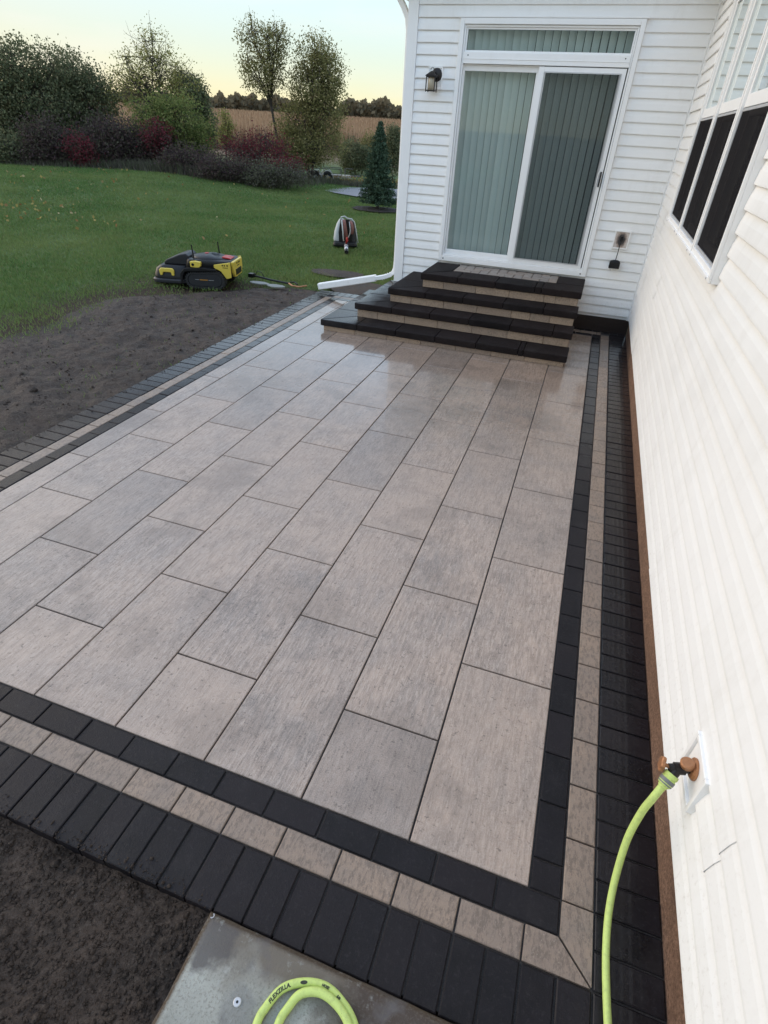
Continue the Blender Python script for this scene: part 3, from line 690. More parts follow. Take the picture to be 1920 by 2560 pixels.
for q in range(5): rect_tube(mb, [(-2.765-0.028*q, 6.762-0.009*q, 0.342-0.012*q), (-2.773-0.028*q, 6.759-0.009*q, 0.338-0.012*q)], 0.093, 0.062, (0, 1, 0))
part('elbow_crimp', mb, M['trim'], ds)

# sliding door -------------------------------------------------------
mb = MB(); mb.frame('y', DL, DR, DB_, DT, 0.048, 6.640, 6.72, wb=0.062, wt=0.05)
door = part('sliding_door', mb, M['trim'], house, bev=0.004)
mb = MB(); mb.frame('y', DL+0.05, DR-0.05, DB_+0.064, DT-0.052, 0.018, 6.660, 6.735); part('inner_frame', mb, M['trim'], door, bev=0.002)
mb = MB(); mb.box(DL-0.02, DR+0.02, 6.636, 6.70, DT+0.001, DT+0.02); part('drip_cap', mb, M['trim'], door, bev=0.002)
mb = MB(); mb.box(DL+0.069, DR-0.069, 6.648, 6.72, 2.602, 2.698); mb.box(DL+0.069, DR-0.069, 6.644, 6.648, 2.640, 2.646); part('mullion', mb, M['trim'], door, bev=0.003)
mb = MB(); mb.frame('y', -2.028, -0.313, 2.700, 2.904, 0.016, 6.674, 6.705); part('transom_frame', mb, M['trim'], door)
mb = MB(); mb.box(-2.011, -0.330, 6.690, 6.694, 2.717, 2.887); part('transom_pane', mb, M['glass'], door)
mb = MB(); mb.frame('y', -2.028, -1.155, 0.698, 2.600, 0.012, 6.684, 6.728); part('fixed_sash', mb, M['trim'], door, bev=0.003).name
mb = MB(); mb.frame('y', -2.016, -1.165, 0.711, 2.588, 0.010, 6.690, 6.722, wb=0.04, wt=0.045); mb.box(-1.228, -1.176, 6.686, 6.722, 0.753, 2.542); part('fixed_sash_rail', mb, M['trim'], door, bev=0.003)
mb = MB(); mb.box(-2.005, -1.230, 6.704, 6.708, 0.752, 2.542); part('pane', mb, M['glass'], door)
mb = MB(); mb.frame('y', -1.205, -0.322, 0.690, 2.594, 0.062, 6.656, 6.682, wb=0.045, wt=0.042); part('sliding_sash', mb, M['trim'], door, bev=0.003)
mb = MB(); mb.box(-1.142, -0.385, 6.668, 6.672, 0.736, 2.551); part('pane', mb, M['glass'], door)
mb = MB(); mb.frame('y', -1.138, -0.360, 0.732, 2.553, 0.010, 6.648, 6.655); part('screen_frame', mb, M['silver'], door)
mb = MB(); mb.add([(-1.128, 6.652, 0.742), (-0.370, 6.652, 0.742), (-0.370, 6.652, 2.543), (-1.128, 6.652, 2.543)], [(0, 1, 2, 3)]); part('insect_screen', mb, M['dscreen'], door)
mb = MB(); mb.box(-0.347, -0.331, 6.630, 6.655, 1.555, 1.700); part('handle', mb, M['black'], door, bev=0.005)
mb = MB(); mb.tube([(-0.352, 6.652, 1.54), (-0.366, 6.640, 1.58), (-0.369, 6.636, 1.63), (-0.366, 6.640, 1.68), (-0.352, 6.652, 1.72)], 0.005, 6); part('handle_pull', mb, M['trim'], door)
mb = MB()
for x in (-2.03, -0.31): mb.lathe((x, 6.6405, DB_+0.03), (0, -1, 0), [(0, 0.008), (0.004, 0.008)], 8)
for x in (-1.98, -0.36): mb.lathe((x, 6.6475, 2.672), (0, -1, 0), [(0, 0.006), (0.003, 0.006)], 8)
part('weep_cap', mb, M['dgrey'], door)
random.seed(5)
def vane_set(x0, x1, z0, z1, y, n, ang):
    for q in range(n):
        x = lerp(x0, x1, (q+0.5)/n); w = (x1-x0)/n*0.56; a = R(ang + random.uniform(-4, 4)); ca, sa = math.cos(a), math.sin(a)
        mb = MB(); rings = []
        for zz in (z0, z1):
            rings.append([(x+ca*w*u_, y+sa*w*u_ + 0.010*(1-u_*u_), zz) for u_ in (-1, -0.5, 0, 0.5, 1)])
        mb.rings(rings, cap=False, closed=False)
        part('blind_vane', mb, M['vane'], door, smooth=True)
vane_set(-2.03, -1.17, 0.66, 2.60, 6.80, 11, 40); vane_set(-1.17, -0.32, 0.66, 2.60, 6.80, 11, 40)
vane_set(-2.03, -0.32, 2.68, 2.93, 6.80, 21, 40)

# triple window on the right wall --------------------------------------
ys = [WY0, WY0+(WY1-WY0)/3, WY0+2*(WY1-WY0)/3, WY1]
for q in range(3):
    a, b = ys[q]+0.0015, ys[q+1]-0.0015
    mb = MB(); mb.frame('x', a, b, WZ0, WZ1, 0.046, 0.350, 0.47, wb=0.05, wt=0.05)
    mb.box(0.338, 0.350, a, b, WZ0, WZ0+0.022)
    if q == 0: mb.box(0.334, 0.350, a, a+0.030, WZ0+0.022, WZ1)
    mb.box(0.344, 0.350, b-0.014, b, WZ0+0.022, WZ1)
    w = part('window', mb, M['trim'], house, bev=0.003)
    mb = MB(); mb.frame('x', a+0.048, b-0.048, 2.175, WZ1-0.052, 0.034, 0.366, 0.392, wb=0.062); part('upper_sash', mb, M['trim'], w, bev=0.003)
    mb = MB(); mb.box(0.378, 0.381, a+0.084, b-0.084, 2.240, WZ1-0.088); part('upper_pane', mb, M['wglass'], w)
    mb = MB(); mb.frame('x', a+0.048, b-0.048, WZ0+0.052, 2.172, 0.036, 0.402, 0.430, wb=0.05); part('lower_sash', mb, M['trim'], w, bev=0.003)
    mb = MB(); mb.box(0.414, 0.417, a+0.086, b-0.086, WZ0+0.104, 2.134); part('lower_pane', mb, M['wglass'], w)
    mb = MB(); mb.frame('x', a+0.050, b-0.050, WZ0+0.054, 2.170, 0.013, 0.362, 0.370); part('screen_frame', mb, M['silver'], w)
    mb = MB(); mb.add([(0.366, a+0.064, WZ0+0.068), (0.366, b-0.064, WZ0+0.068), (0.366, b-0.064, 2.156), (0.366, a+0.064, 2.156)], [(0, 1, 2, 3)]); part('insect_screen', mb, M['wscreen'], w)
    mb = MB(); mb.lathe((0.3375, a+0.09, WZ0+0.012), (-1, 0, 0), [(0, 0.006), (0.003, 0.006)], 8); mb.lathe((0.3375, b-0.09, WZ0+0.012), (-1, 0, 0), [(0, 0.006), (0.003, 0.006)], 8); part('weep_cap', mb, M['silver'], w)

# ------------------------------------------------------------------ wall lantern
wl = thing('wall_lantern', 'dark bronze carriage wall lantern left of the patio door', 'lantern', (-2.332, 6.68, 2.467))
mb = MB(); mb.box(-0.082, 0.082, -0.014, 0.006, -0.10, 0.10); mb.frame('y', -0.082, 0.082, -0.10, 0.10, 0.012, -0.020, -0.014); part('mounting_block', mb, M['trim'], wl, bev=0.003)
mb = MB(); mb.lathe((0.018, -0.014, 0.03), (0, -1, 0), [(0, 0.062), (0.012, 0.060), (0.020, 0.045), (0.026, 0.018)], 24); part('backplate', mb, M['bronze'], wl, smooth=True)
mb = MB(); mb.tube([(0.018, -0.03, 0.03), (0.005, -0.07, 0.052), (-0.008, -0.095, 0.050), (-0.012, -0.105, 0.036)], 0.008, 8); part('arm', mb, M['bronze'], wl, smooth=True)
mb = MB(); rings = []
for h_, s_ in ((0.010, 0.060), (0.014, 0.062), (0.030, 0.042), (0.052, 0.016), (0.056, 0.010)):
    rings.append([(-0.012+sx*s_, -0.105+sy*s_, h_) for sx, sy in ((-1,-1),(1,-1),(1,1),(-1,1))])
mb.rings(rings); part('roof_cap', mb, M['bronze'], wl, bev=0.002)
mb = MB()
for sx in (-1, 1):
    for sy in (-1, 1): mb.box(-0.012+sx*0.048-0.005, -0.012+sx*0.048+0.005, -0.105+sy*0.048-0.005, -0.105+sy*0.048+0.005, -0.128, 0.012)
for z_ in (-0.120, 0.000):
    mb.box(-0.012-0.043, -0.012+0.043, -0.105-0.052, -0.105-0.044, z_, z_+0.009); mb.box(-0.012-0.043, -0.012+0.043, -0.105+0.044, -0.105+0.052, z_, z_+0.009)
    mb.box(-0.064, -0.056, -0.105-0.043, -0.105+0.043, z_, z_+0.009); mb.box(0.032, 0.040, -0.105-0.043, -0.105+0.043, z_, z_+0.009)
part('cage', mb, M['bronze'], wl)
mb = MB(); mb.lathe((-0.012, -0.105, -0.112), (0, 0, 1), [(0, 0.034), (0.10, 0.036), (0.118, 0.022)], 16); part('glass_shade', mb, M['frost'], wl, smooth=True)
mb = MB(); mb.tube([(-0.012-0.018*math.cos(q), -0.105, 0.056+0.004+0.022*math.sin(q)+0.006) for q in [math.pi*k/10-0.2 for k in range(13)]], 0.0022, 6); part('hanging_loop', mb, M['bronze'], wl)

# ------------------------------------------------------------------ outlet cover and plug
oc = thing('outlet_cover', 'smoke stained outlet mounting block on siding right of the patio door', 'outlet', (0.054, 6.68, 1.050))
mb = MB(); mb.frame('y', -0.089, 0.089, -0.098, 0.098, 0.016, -0.022, 0.008); part('block_frame', mb, M['trim'], oc, bev=0.003)
mb = MB(); mb.box(-0.074, 0.074, -0.012, 0.008, -0.083, 0.083); part('cover_plate', mb, M['stained'], oc)
mb = MB(); mb.lathe((0.0, -0.013, 0.018), (0, -1, 0), [(0, 0.017), (0.012, 0.015), (0.026, 0.008)], 10); part('socket', mb, M['black'], oc)
pb = thing('hanging_adapter', 'black power adapter hanging on a cord below the stained outlet', 'adapter', (0.048, 6.635, 0.80))
mb = MB(); mb.tube([(0.008, 0.008, 0.262), (0.002, -0.004, 0.20), (0.004, 0.004, 0.13), (0.0, 0.002, 0.04)], 0.0048, 8); part('cord', mb, M['black'], pb, smooth=True)
mb = MB(); mb.rings([[(w_*sx, d_*sy, z_) for sx, sy in ((-1,-1),(1,-1),(1,1),(-1,1))] for z_, w_, d_ in ((-0.050, 0.060, 0.034), (0.012, 0.060, 0.034), (0.030, 0.050, 0.028), (0.040, 0.022, 0.014))]); part('case', mb, M['black'], pb, bev=0.006)
mb = MB(); mb.tube([(-0.045, -0.02, -0.05), (-0.035, -0.024, -0.062), (-0.028, -0.02, -0.072)], 0.003, 6); part('tether', mb, M['silver'], pb)

# ------------------------------------------------------------------ hose bib and hose
fb = thing('hose_faucet', 'corroded brass hose faucet in white mounting block low on siding', 'faucet')
mb = MB(); mb.frame('x', 0.197, 0.377, 0.362, 0.524, 0.016, 0.364, 0.398); part('block_frame', mb, M['trim'], fb, bev=0.003)
mb = MB(); mb.box(0.374, 0.398, 0.214, 0.360, 0.379, 0.507); part('block_face', mb, M['trim'], fb)
A = Vector((0.373, 0.292, 0.446)); ax = Vector((-0.90, -0.20, -0.12)).normalized()
mb = MB(); mb.lathe(A, (-1, 0, 0), [(0, 0.034), (0.006, 0.034), (0.012, 0.027), (0.014, 0.015)], 18); part('flange', mb, M['copper'], fb, smooth=False)
mb = MB(); mb.lathe(A + ax*0.008, ax, [(0, 0.013), (0.020, 0.013), (0.022, 0.018), (0.050, 0.018), (0.052, 0.014), (0.066, 0.013)], 14); bd = A + ax*0.05
mb.lathe(bd, (-0.45, -0.62, -0.64), [(0, 0.016), (0.022, 0.0165), (0.034, 0.017)], 14); part('valve_body', mb, M['bronze'], fb, smooth=False)
mb = MB(); mb.lathe(A + ax*0.026 + Vector((0, 0, 0.010)), (-0.25, -0.1, 0.95), [(0, 0.014), (0.010, 0.019), (0.024, 0.020), (0.028, 0.016)], 16); part('vacuum_breaker', mb, M['copper'], fb)
hs = A + ax*0.062; mb = MB(); mb.lathe(hs, (-0.95, 0.1, 0.05), [(0, 0.006), (0.030, 0.006)], 10); part('valve_stem', mb, M['copper'], fb)
mb = MB(); hc = hs + Vector((-0.95, 0.1, 0.05)).normalized()*0.026; axh = Vector((-0.95, 0.1, 0.05)).normalized(); e1 = axh.cross(Vector((0,0,1))).normalized(); e2 = axh.cross(e1)
rings = []
for h_, k_ in ((0.0, 0.9), (0.003, 1.0), (0.009, 1.0), (0.012, 0.85)):
    rings.append([hc + axh*h_ + (e1*math.cos(q)+e2*math.sin(q))*(0.022*k_*(1+0.13*math.cos(5*q))) for q in [2*math.pi*z_/40 for z_ in range(40)]])
mb.rings(rings); part('handwheel', mb, M['copper'], fb)

def catmull(P_, n=10):
    P_ = [Vector(p) for p in P_]; out = []
    for i in range(len(P_)-1):
        p0, p1, p2, p3 = P_[max(i-1, 0)], P_[i], P_[i+1], P_[min(i+2, len(P_)-1)]
        for k in range(n):
            t_ = k/n; out.append(0.5*((2*p1)+(p2-p0)*t_+(2*p0-5*p1+4*p2-p3)*t_*t_+(3*p1-p0-3*p2+p3)*t_**3))
    out.append(P_[-1]); return out
cs = bd + Vector((-0.45, -0.62, -0.64)).normalized()*0.022; ca = Vector((-0.42, -0.60, -0.68)).normalized()
hz = thing('garden_hose', 'lime green garden hose running from the faucet to coils on concrete', 'hose', (0.24, -0.1, 0.0))
off = Vector((0.24, -0.1, 0.0))
mb = MB(); mb.lathe(cs-off, ca, [(0, 0.0205), (0.005, 0.0215), (0.012, 0.0215), (0.013, 0.0195), (0.017, 0.0195), (0.018, 0.0215), (0.036, 0.0205), (0.042, 0.0185), (0.044, 0.0145), (0.050, 0.0135)], 20); part('connector', mb, M['hose'], hz)
mb = MB(); mb.lathe(cs-off+ca*0.0195, ca, [(0, 0.0222), (0.012, 0.0222)], 20); mb.lathe(cs-off+ca*0.0345, ca, [(0, 0.0212), (0.004, 0.0210)], 20); part('grip_band', mb, M['greyhose'], hz)
HR = 0.0112
h0 = cs + ca*0.04
path = catmull([h0, h0+ca*0.05+Vector((0,0,-0.006)), (0.262, 0.195, 0.295), (0.246, 0.150, 0.200), (0.239, 0.075, 0.098), (0.236, -0.005, 0.036), (0.235, -0.10, HR+0.004), (0.238, -0.20, HR+0.002), (0.245, -0.30, HR+0.002), (0.250, -0.38, 0.026), (0.25, -0.47, 0.044), (0.20, -0.75, 0.044), (-0.05, -1.05, 0.044),
   (-0.34, -1.0, 0.044), (-0.35, -0.70, 0.044), (-0.365, -0.575, 0.044), (-0.407, -0.507, 0.044), (-0.46, -0.474, 0.044), (-0.513, -0.462, 0.044), (-0.571, -0.475, 0.044), (-0.618, -0.506, 0.044), (-0.641, -0.555, 0.044), (-0.647, -0.60, 0.044), (-0.63, -0.74, 0.044), (-0.52, -0.80, 0.050), (-0.40, -0.74, 0.062), (-0.375, -0.62, 0.064), (-0.385, -0.56, 0.062),
   (-0.423, -0.513, 0.060), (-0.467, -0.489, 0.060), (-0.518, -0.482, 0.058), (-0.565, -0.501, 0.052), (-0.586, -0.54, 0.046), (-0.594, -0.58, 0.044), (-0.585, -0.70, 0.044), (-0.50, -0.75, 0.044)], 10)
mb = MB(); mb.tube([p-off for p in path], HR, 12); part('hose_tube', mb, M['hose'], hz, smooth=True)
# lettering printed along the coil
arc = [0.0]
for a, b in zip(path[:-1], path[1:]): arc.append(arc[-1] + (b-a).length)
def at_s(s_):
    i = max(0, min(len(path)-2, int(np.searchsorted(arc, s_))-1)); f_ = (s_-arc[i])/max(1e-6, arc[i+1]-arc[i])
    return path[i].lerp(path[i+1], f_), (path[min(i+2, len(path)-1)]-path[max(i-1, 0)]).normalized()
def hose_text(txt, i_start, size, roll):
    cu_ = bpy.data.curves.new('t', 'FONT'); cu_.body = txt; cu_.size = size; cu_.resolution_u = 3; cu_.shear = 0.12; cu_.offset = 0.0005
    ob = bpy.data.objects.new('t', cu_); COL.objects.link(ob); bpy.context.view_layer.update()
    me = bpy.data.meshes.new_from_object(ob.evaluated_get(bpy.context.evaluated_depsgraph_get()))
    bpy.data.objects.remove(ob); bpy.data.curves.remove(cu_)
    import bmesh
    bm = bmesh.new(); bm.from_mesh(me); bmesh.ops.triangulate(bm, faces=bm.faces); bmesh.ops.subdivide_edges(bm, edges=bm.edges, cuts=4, use_grid_fill=True); bm.to_mesh(me); bm.free()
    s0 = arc[i_start]
    for v_ in me.vertices:
        p, t_ = at_s(s0 - v_.co.x); side = t_.cross(Vector((0, 0, 1))).normalized(); up = side.cross(t_)
        a_ = roll + (v_.co.y - size*0.33)/HR
        v_.co = p + (up*math.cos(a_) + side*math.sin(a_))*(HR+0.0005) - off
    link('lettering', me, M['ink'], hz)
hose_text('FLEXZILLA.', 208, 0.0138, -0.20)
hose_text('HOSE', 181, 0.0085, -0.15)
hose_text('5/8', 172, 0.0085, -0.15)
V = []; pc = arc[208] - 0.104      # dark oval printed after the word
for q in range(20):
    u_, w_ = 0.010*math.cos(q*math.pi/10), 0.0042*math.sin(q*math.pi/10)
    p, t_ = at_s(pc - u_); side = t_.cross(Vector((0, 0, 1))).normalized(); up = side.cross(t_); a_ = -0.20 + w_/HR
    V.append(p + (up*math.cos(a_) + side*math.sin(a_))*(HR+0.0006) - off)
mb = MB(); mb.add(V, [tuple(range(20))]); part('printed_oval', mb, M['ink'], hz)

# ------------------------------------------------------------------ concrete pad
pad = thing('concrete_pad', 'stained grey concrete pad under the coiled hose at the patio front edge', 'pad', (-0.26, -1.0, 0))
mb = MB(); V = []; px0, px1, py0, py1 = -0.915+0.26, 0.40+0.26, -2.2+1.0, -0.407+1.0
per = []
N = 60
for k in range(N): per.append((px0+(px1-px0)*k/N, py1))
for k in range(N): per.append((px1, py1-(py1-py0)*k/N))
for k in range(N): per.append((px1-(px1-px0)*k/N, py0))
for k in range(N): per.append((px0, py0+(py1-py0)*k/N))
def ringat(ins, z, amp):
    out = []
    for x, y in per:
        cx, cy = (px0+px1)/2, (py0+py1)/2; wx = 1-ins/((px1-px0)/2); wy = 1-ins/((py1-py0)/2)
        n_ = noise.noise((x*14, y*14, z*50))*amp + noise.noise((x*45, y*45, z*9))*amp*0.5
        out.append((cx+(x-cx)*wx + n_, cy+(y-cy)*wy + min(0, n_), z + n_*0.3))
    return out
mb.rings([ringat(0, -0.12, 0.0), ringat(0, 0.004, 0.003), ringat(0.006, 0.020, 0.004), ringat(0.016, 0.029, 0.0025), ringat(0.03, 0.0315, 0.0)])
part('slab', mb, M['concrete'], pad)
mb = MB(); mb.lathe((-0.721+0.26, -0.57+1.0, 0.0316), (0, 0, 1), [(0, 0.011), (0.002, 0.011), (0.0035, 0.009)], 16); part('washer', mb, M['silver'], pad)
mb = MB(); mb.lathe((-0.721+0.26, -0.57+1.0, 0.0352), (0, 0, 1), [(0, 0.0035), (0.0015, 0.003)], 8); part('screw_head', mb, M['bronze'], pad)
mb = MB(); mb.tube([(-0.897+0.26+0.006*math.cos(q), -0.418+1.0+0.006*math.sin(q)-0.004, 0.0325) for q in [k*0.5-1.8 for k in range(7)]], 0.0016, 6); part('wire_ring', mb, M['silver'], pad)
mb = MB(); mb.lathe((-0.147+0.26, -0.428+1.0, 0.0312), (0, 0, 1), [(0, 0.016), (0.006, 0.015), (0.010, 0.008)], 9); part('caulk_blob', mb, M['beige'], pad, smooth=True)

# ------------------------------------------------------------------ robotic mower
mw = thing('robotic_mower', 'black and yellow tracked robotic mower with two antennas on lawn edge', 'mower', (-5.58, 6.42, -0.03), math.atan2(-0.26, -0.965))
mw.scale = (0.97, 0.97, 0.97)
def rr(w, h, r_, n=3):
    out = []
    for cx, cy, a0 in ((w/2-r_, h/2-r_, 0), (-w/2+r_, h/2-r_, 90), (-w/2+r_, -h/2+r_, 180), (w/2-r_, -h/2+r_, 270)):
        for k in range(n+1):
            a_ = R(a0+90*k/n); out.append((cx+r_*math.cos(a_), cy+r_*math.sin(a_)))
    return out
def stack(mb, secs):  # horizontal rounded-rect sections: (z, x0, x1, half width, corner radius)
    mb.rings([[((x0+x1)/2+p[0], p[1], z_) for p in rr(x1-x0, 2*hw, r_)] for z_, x0, x1, hw, r_ in secs])
mb = MB(); stack(mb, [(0.035, 0.14, 0.63, 0.30, 0.10), (0.045, 0.12, 0.66, 0.33, 0.12), (0.085, 0.12, 0.66, 0.33, 0.12), (0.10, 0.12, 0.645, 0.315, 0.12)]); part('deck_skirt', mb, M['dgrey'], mw, bev=0.006)
mb = MB(); stack(mb, [(0.10, 0.13, 0.635, 0.305, 0.11), (0.14, 0.13, 0.63, 0.30, 0.10), (0.225, 0.13, 0.60, 0.28, 0.10), (0.26, 0.13, 0.55, 0.25, 0.09), (0.275, 0.14, 0.52, 0.23, 0.08)]); part('deck_body', mb, M['black'], mw, bev=0.006)
mb = MB(); mb.prism([(0.10, 0.275), (0.49, 0.275), (0.475, 0.315), (0.42, 0.345), (0.24, 0.415), (0.145, 0.432), (0.105, 0.40)], 'y', -0.17, 0.17); part('deck_hood', mb, M['dgrey'], mw, bev=0.015)
for sg in (1, -1):
    y0 = 0.288*sg; pr = [(0.30, 0.145), (0.335, 0.145), (0.345, 0.19), (0.46, 0.19), (0.475, 0.145), (0.51, 0.145), (0.52, 0.215), (0.49, 0.245), (0.32, 0.245), (0.295, 0.22)]
    mb = MB(); mb.prism(pr, 'y', min(y0, y0+0.03*sg), max(y0, y0+0.03*sg)); part('deck_handle', mb, M['yellow'], mw, bev=0.008)
mb = MB(); stack(mb, [(0.10, -0.45, 0.16, 0.19, 0.06), (0.20, -0.52, 0.16, 0.24, 0.07), (0.30, -0.55, 0.14, 0.27, 0.08), (0.355, -0.54, 0.13, 0.265, 0.09), (0.375, -0.52, 0.12, 0.25, 0.09)]); part('body', mb, M['black'], mw, bev=0.008)
mb = MB(); mb.rings([[(-0.20+0.32*k_*math.cos(q), 0.235*k_*math.sin(q), z_-0.05*max(0, -math.cos(q))*0.6) for q in [2*math.pi*i/32 for i in range(32)]] for z_, k_ in ((0.355, 1.0), (0.380, 0.98), (0.402, 0.87), (0.418, 0.62), (0.426, 0.35), (0.428, 0.1))]); part('top_lid', mb, M['black'], mw, smooth=True)
mb = MB(); mb.lathe((-0.12, 0.0, 0.424), (0, 0, 1), [(0, 0.032), (0.010, 0.030), (0.012, 0.02)], 14); part('stop_button', mb, M['red'], mw)
mb = MB(); mb.prism([(-0.50, 0.375), (-0.37, 0.385), (-0.37, 0.405), (-0.44, 0.400), (-0.505, 0.385)], 'y', -0.09, 0.09); part('tail_lamp', mb, M['red'], mw, bev=0.004)
for sg in (1, -1):
    ya, yb_ = (0.262, 0.285) if sg > 0 else (-0.285, -0.262)
    mb = MB(); mb.prism([(-0.545, 0.37), (-0.545, 0.16), (-0.47, 0.14), (-0.40, 0.24), (-0.30, 0.285), (-0.30, 0.325)], 'y', ya, yb_); part('side_panel', mb, M['yellow'], mw, bev=0.006)
    ya, yb_ = (0.255, 0.31) if sg > 0 else (-0.31, -0.255)
    mb = MB(); mb.prism([(0.04, 0.28), (0.045, 0.355), (-0.03, 0.365), (-0.12, 0.355), (-0.115, 0.30), (-0.08, 0.275)], 'y', ya, yb_); part('sensor_pod', mb, M['yellow'], mw, bev=0.008)
    mb = MB(); mb.lathe((0.0, 0.309*sg, 0.318), (0, sg, 0), [(0, 0.02), (0.006, 0.02), (0.008, 0.012)], 14); part('sensor_lens', mb, M['lens'], mw)
    # track: belt loop, lugs, side cover, wheels
    prof = []
    for cx, r_, a0, a1 in ((-0.33, 0.115, 270, 100), (0.03, 0.10, 80, -90)):
        for k in range(11):
            a_ = R(lerp(a0, a1, k/10)); prof.append((cx+r_*math.cos(a_), (0.118 if cx < 0 else 0.103)+r_*math.sin(a_)))
    inner = [(-0.15+(x+0.15)*0.90, 0.112+(z_-0.112)*0.84) for x, z_ in prof]
    ya, yb_ = (0.205, 0.325) if sg > 0 else (-0.325, -0.205)
    mb = MB(); n = len(prof)
    mb.add([(x, ya, z_) for x, z_ in prof]+[(x, yb_, z_) for x, z_ in prof]+[(x, ya, z_) for x, z_ in inner]+[(x, yb_, z_) for x, z_ in inner],
        [q for k in range(n) for q in ((k, (k+1) % n, n+(k+1) % n, n+k), (2*n+k, 3*n+k, 3*n+(k+1) % n, 2*n+(k+1) % n), (k, 2*n+k, 2*n+(k+1) % n, (k+1) % n), (n+k, n+(k+1) % n, 3*n+(k+1) % n, 3*n+k))])
    L = 0.0; per_ = [(Vector((prof[k][0], 0, prof[k][1])), Vector((prof[(k+1) % n][0], 0, prof[(k+1) % n][1]))) for k in range(n)]
    tot = sum((b-a).length for a, b in per_); nl = 40; s_ = 0; kk = 0; acc = 0
    for q in range(nl):
        s_ = tot*q/nl
        while acc + (per_[kk][1]-per_[kk][0]).length < s_: acc += (per_[kk][1]-per_[kk][0]).length; kk += 1
        a, b = per_[kk]; d = (b-a).normalized(); p = a + d*(s_-acc); nrm = Vector((d.z, 0, -d.x))
        if (p - Vector((-0.15, 0, 0.112))).dot(nrm) < 0: nrm = -nrm
        c8 = []
        for yy in (ya-0.002, yb_+0.002):
            for u_, w_ in ((-0.010, -0.002), (0.010, -0.002), (0.008, 0.013), (-0.008, 0.013)):
                c8.append((p.x+d.x*u_+nrm.x*w_, yy, p.z+d.z*u_+nrm.z*w_))
        mb.add(c8, [(0,1,2,3),(7,6,5,4),(0,4,5,1),(1,5,6,2),(2,6,7,3),(3,7,4,0)])
    part('track', mb, M['rubber'], mw)
    ya, yb_ = (0.29, 0.318) if sg > 0 else (-0.318, -0.29)
    mb = MB(); mb.prism([(-0.15+(x+0.15)*0.88, 0.112+(z_-0.112)*0.80) for x, z_ in prof], 'y', ya, yb_); tcv = part('track_cover', mb, M['dgrey'], mw, bev=0.004)
    yc = 0.3195 if sg > 0 else -0.3225
    mb = MB(); mb.box(-0.20, -0.08, yc, yc+0.003, 0.112, 0.122); part('orange_badge', mb, M['orange'], tcv)
    mb = MB(); mb.box(-0.07, -0.01, yc, yc+0.003, 0.115, 0.118); mb.box(-0.29, -0.21, yc, yc+0.003, 0.115, 0.118); part('badge_line', mb, M['silver'], tcv)
    mb = MB(); pr2 = [(x*1.0, z_) for x, z_ in [(0.18, 0.06), (0.165, 0.16), (0.12, 0.222), (-0.20, 0.240), (-0.34, 0.25), (-0.34, 0.27), (-0.10, 0.285), (0.13, 0.262), (0.20, 0.19), (0.21, 0.06)]]
    ya, yb_ = (0.24, 0.333) if sg > 0 else (-0.333, -0.24)
    mb.prism(pr2, 'y', ya, yb_); part('fender', mb, M['black'], mw, bev=0.004)
mb = MB(); mb.prism([(-0.22, 0.365), (0.22, 0.365), (0.22, 0.24), (0.16, 0.15), (-0.16, 0.15), (-0.22, 0.24)], 'x', -0.575, -0.535); rp = part('rear_panel', mb, M['yellow'], mw, bev=0.008)
mb = MB(); mb.box(-0.582, -0.5745, -0.13, 0.13, 0.175, 0.255); part('rear_vent', mb, M['black'], mw, bev=0.003)
mb = MB()
for q in (-0.07, -0.02, 0.05): mb.box(-0.5775, -0.5752, q-0.016, q+0.016, 0.318, 0.340)
mb.box(-0.5775, -0.5752, -0.06, 0.05, 0.288, 0.298)
for x in (-0.43, -0.46, -0.50): mb.box(x-0.009, x+0.009, 0.2852, 0.287, 0.315, 0.335)
mb.box(-0.505, -0.43, 0.2852, 0.287, 0.29, 0.298); part('badge', mb, M['black'], mw)
for x, y, dx in ((0.02, 0.18, 0.012), (-0.25, -0.18, 0.012)):
    mb = MB(); mb.tube([(x, y, 0.36), (x+dx, y, 0.56)], [0.0115, 0.009], 8); part('antenna', mb, M['black'], mw)
# odds and ends lying behind the mower
o = thing('metal_bar', 'thin black bar lying on the grass behind the mower', 'bar', (-4.72, 6.86, 0.0)); mb = MB(); mb.tube([(-0.30, 0.02, 0.06), (0.0, 0.0, 0.035), (0.36, -0.02, 0.02)], 0.014, 6); mb.box(-0.34, -0.26, -0.02, 0.06, 0.03, 0.085); part('rod', mb, M['black'], o)
mb = MB(); mb.tube([(-0.26, 0.05, 0.05), (-0.22, 0.06, 0.12), (-0.14, 0.04, 0.11), (-0.08, 0.02, 0.04)], 0.006, 6); part('loop_handle', mb, M['black'], o)
for (x, y, rx, ry, sd_, lab) in ((-4.78, 6.67, 0.16, 0.07, 2, 'pale flat scrap nearer the mower track on the grass'), (-4.48, 6.62, 0.15, 0.07, 5, 'pale greenish flat scrap beside the bare soil behind the mower')):
    mb = blob_sheet(0, 0, rx, ry, 0.0, 18, sd_, 0.012); mb2 = MB(); nv = len(mb.v); mb2.add(mb.v + [(a, b, c-0.012) for a, b, c in mb.v], mb.f + [tuple(i+nv for i in reversed(f)) for f in mb.f] + [(19+k, 19+(k+1) % 18, nv+19+(k+1) % 18, nv+19+k) for k in range(18)])
    tag(link('flat_scrap', mb2.fix('scrap'), M['scrap'], None, (x, y, 0.022)), lab, 'scrap')
o = tag(link('curved_strip', None, None, None, (-4.22, 6.78, 0.0)), 'curved pale strip at the soil edge behind the mower', 'scrap')
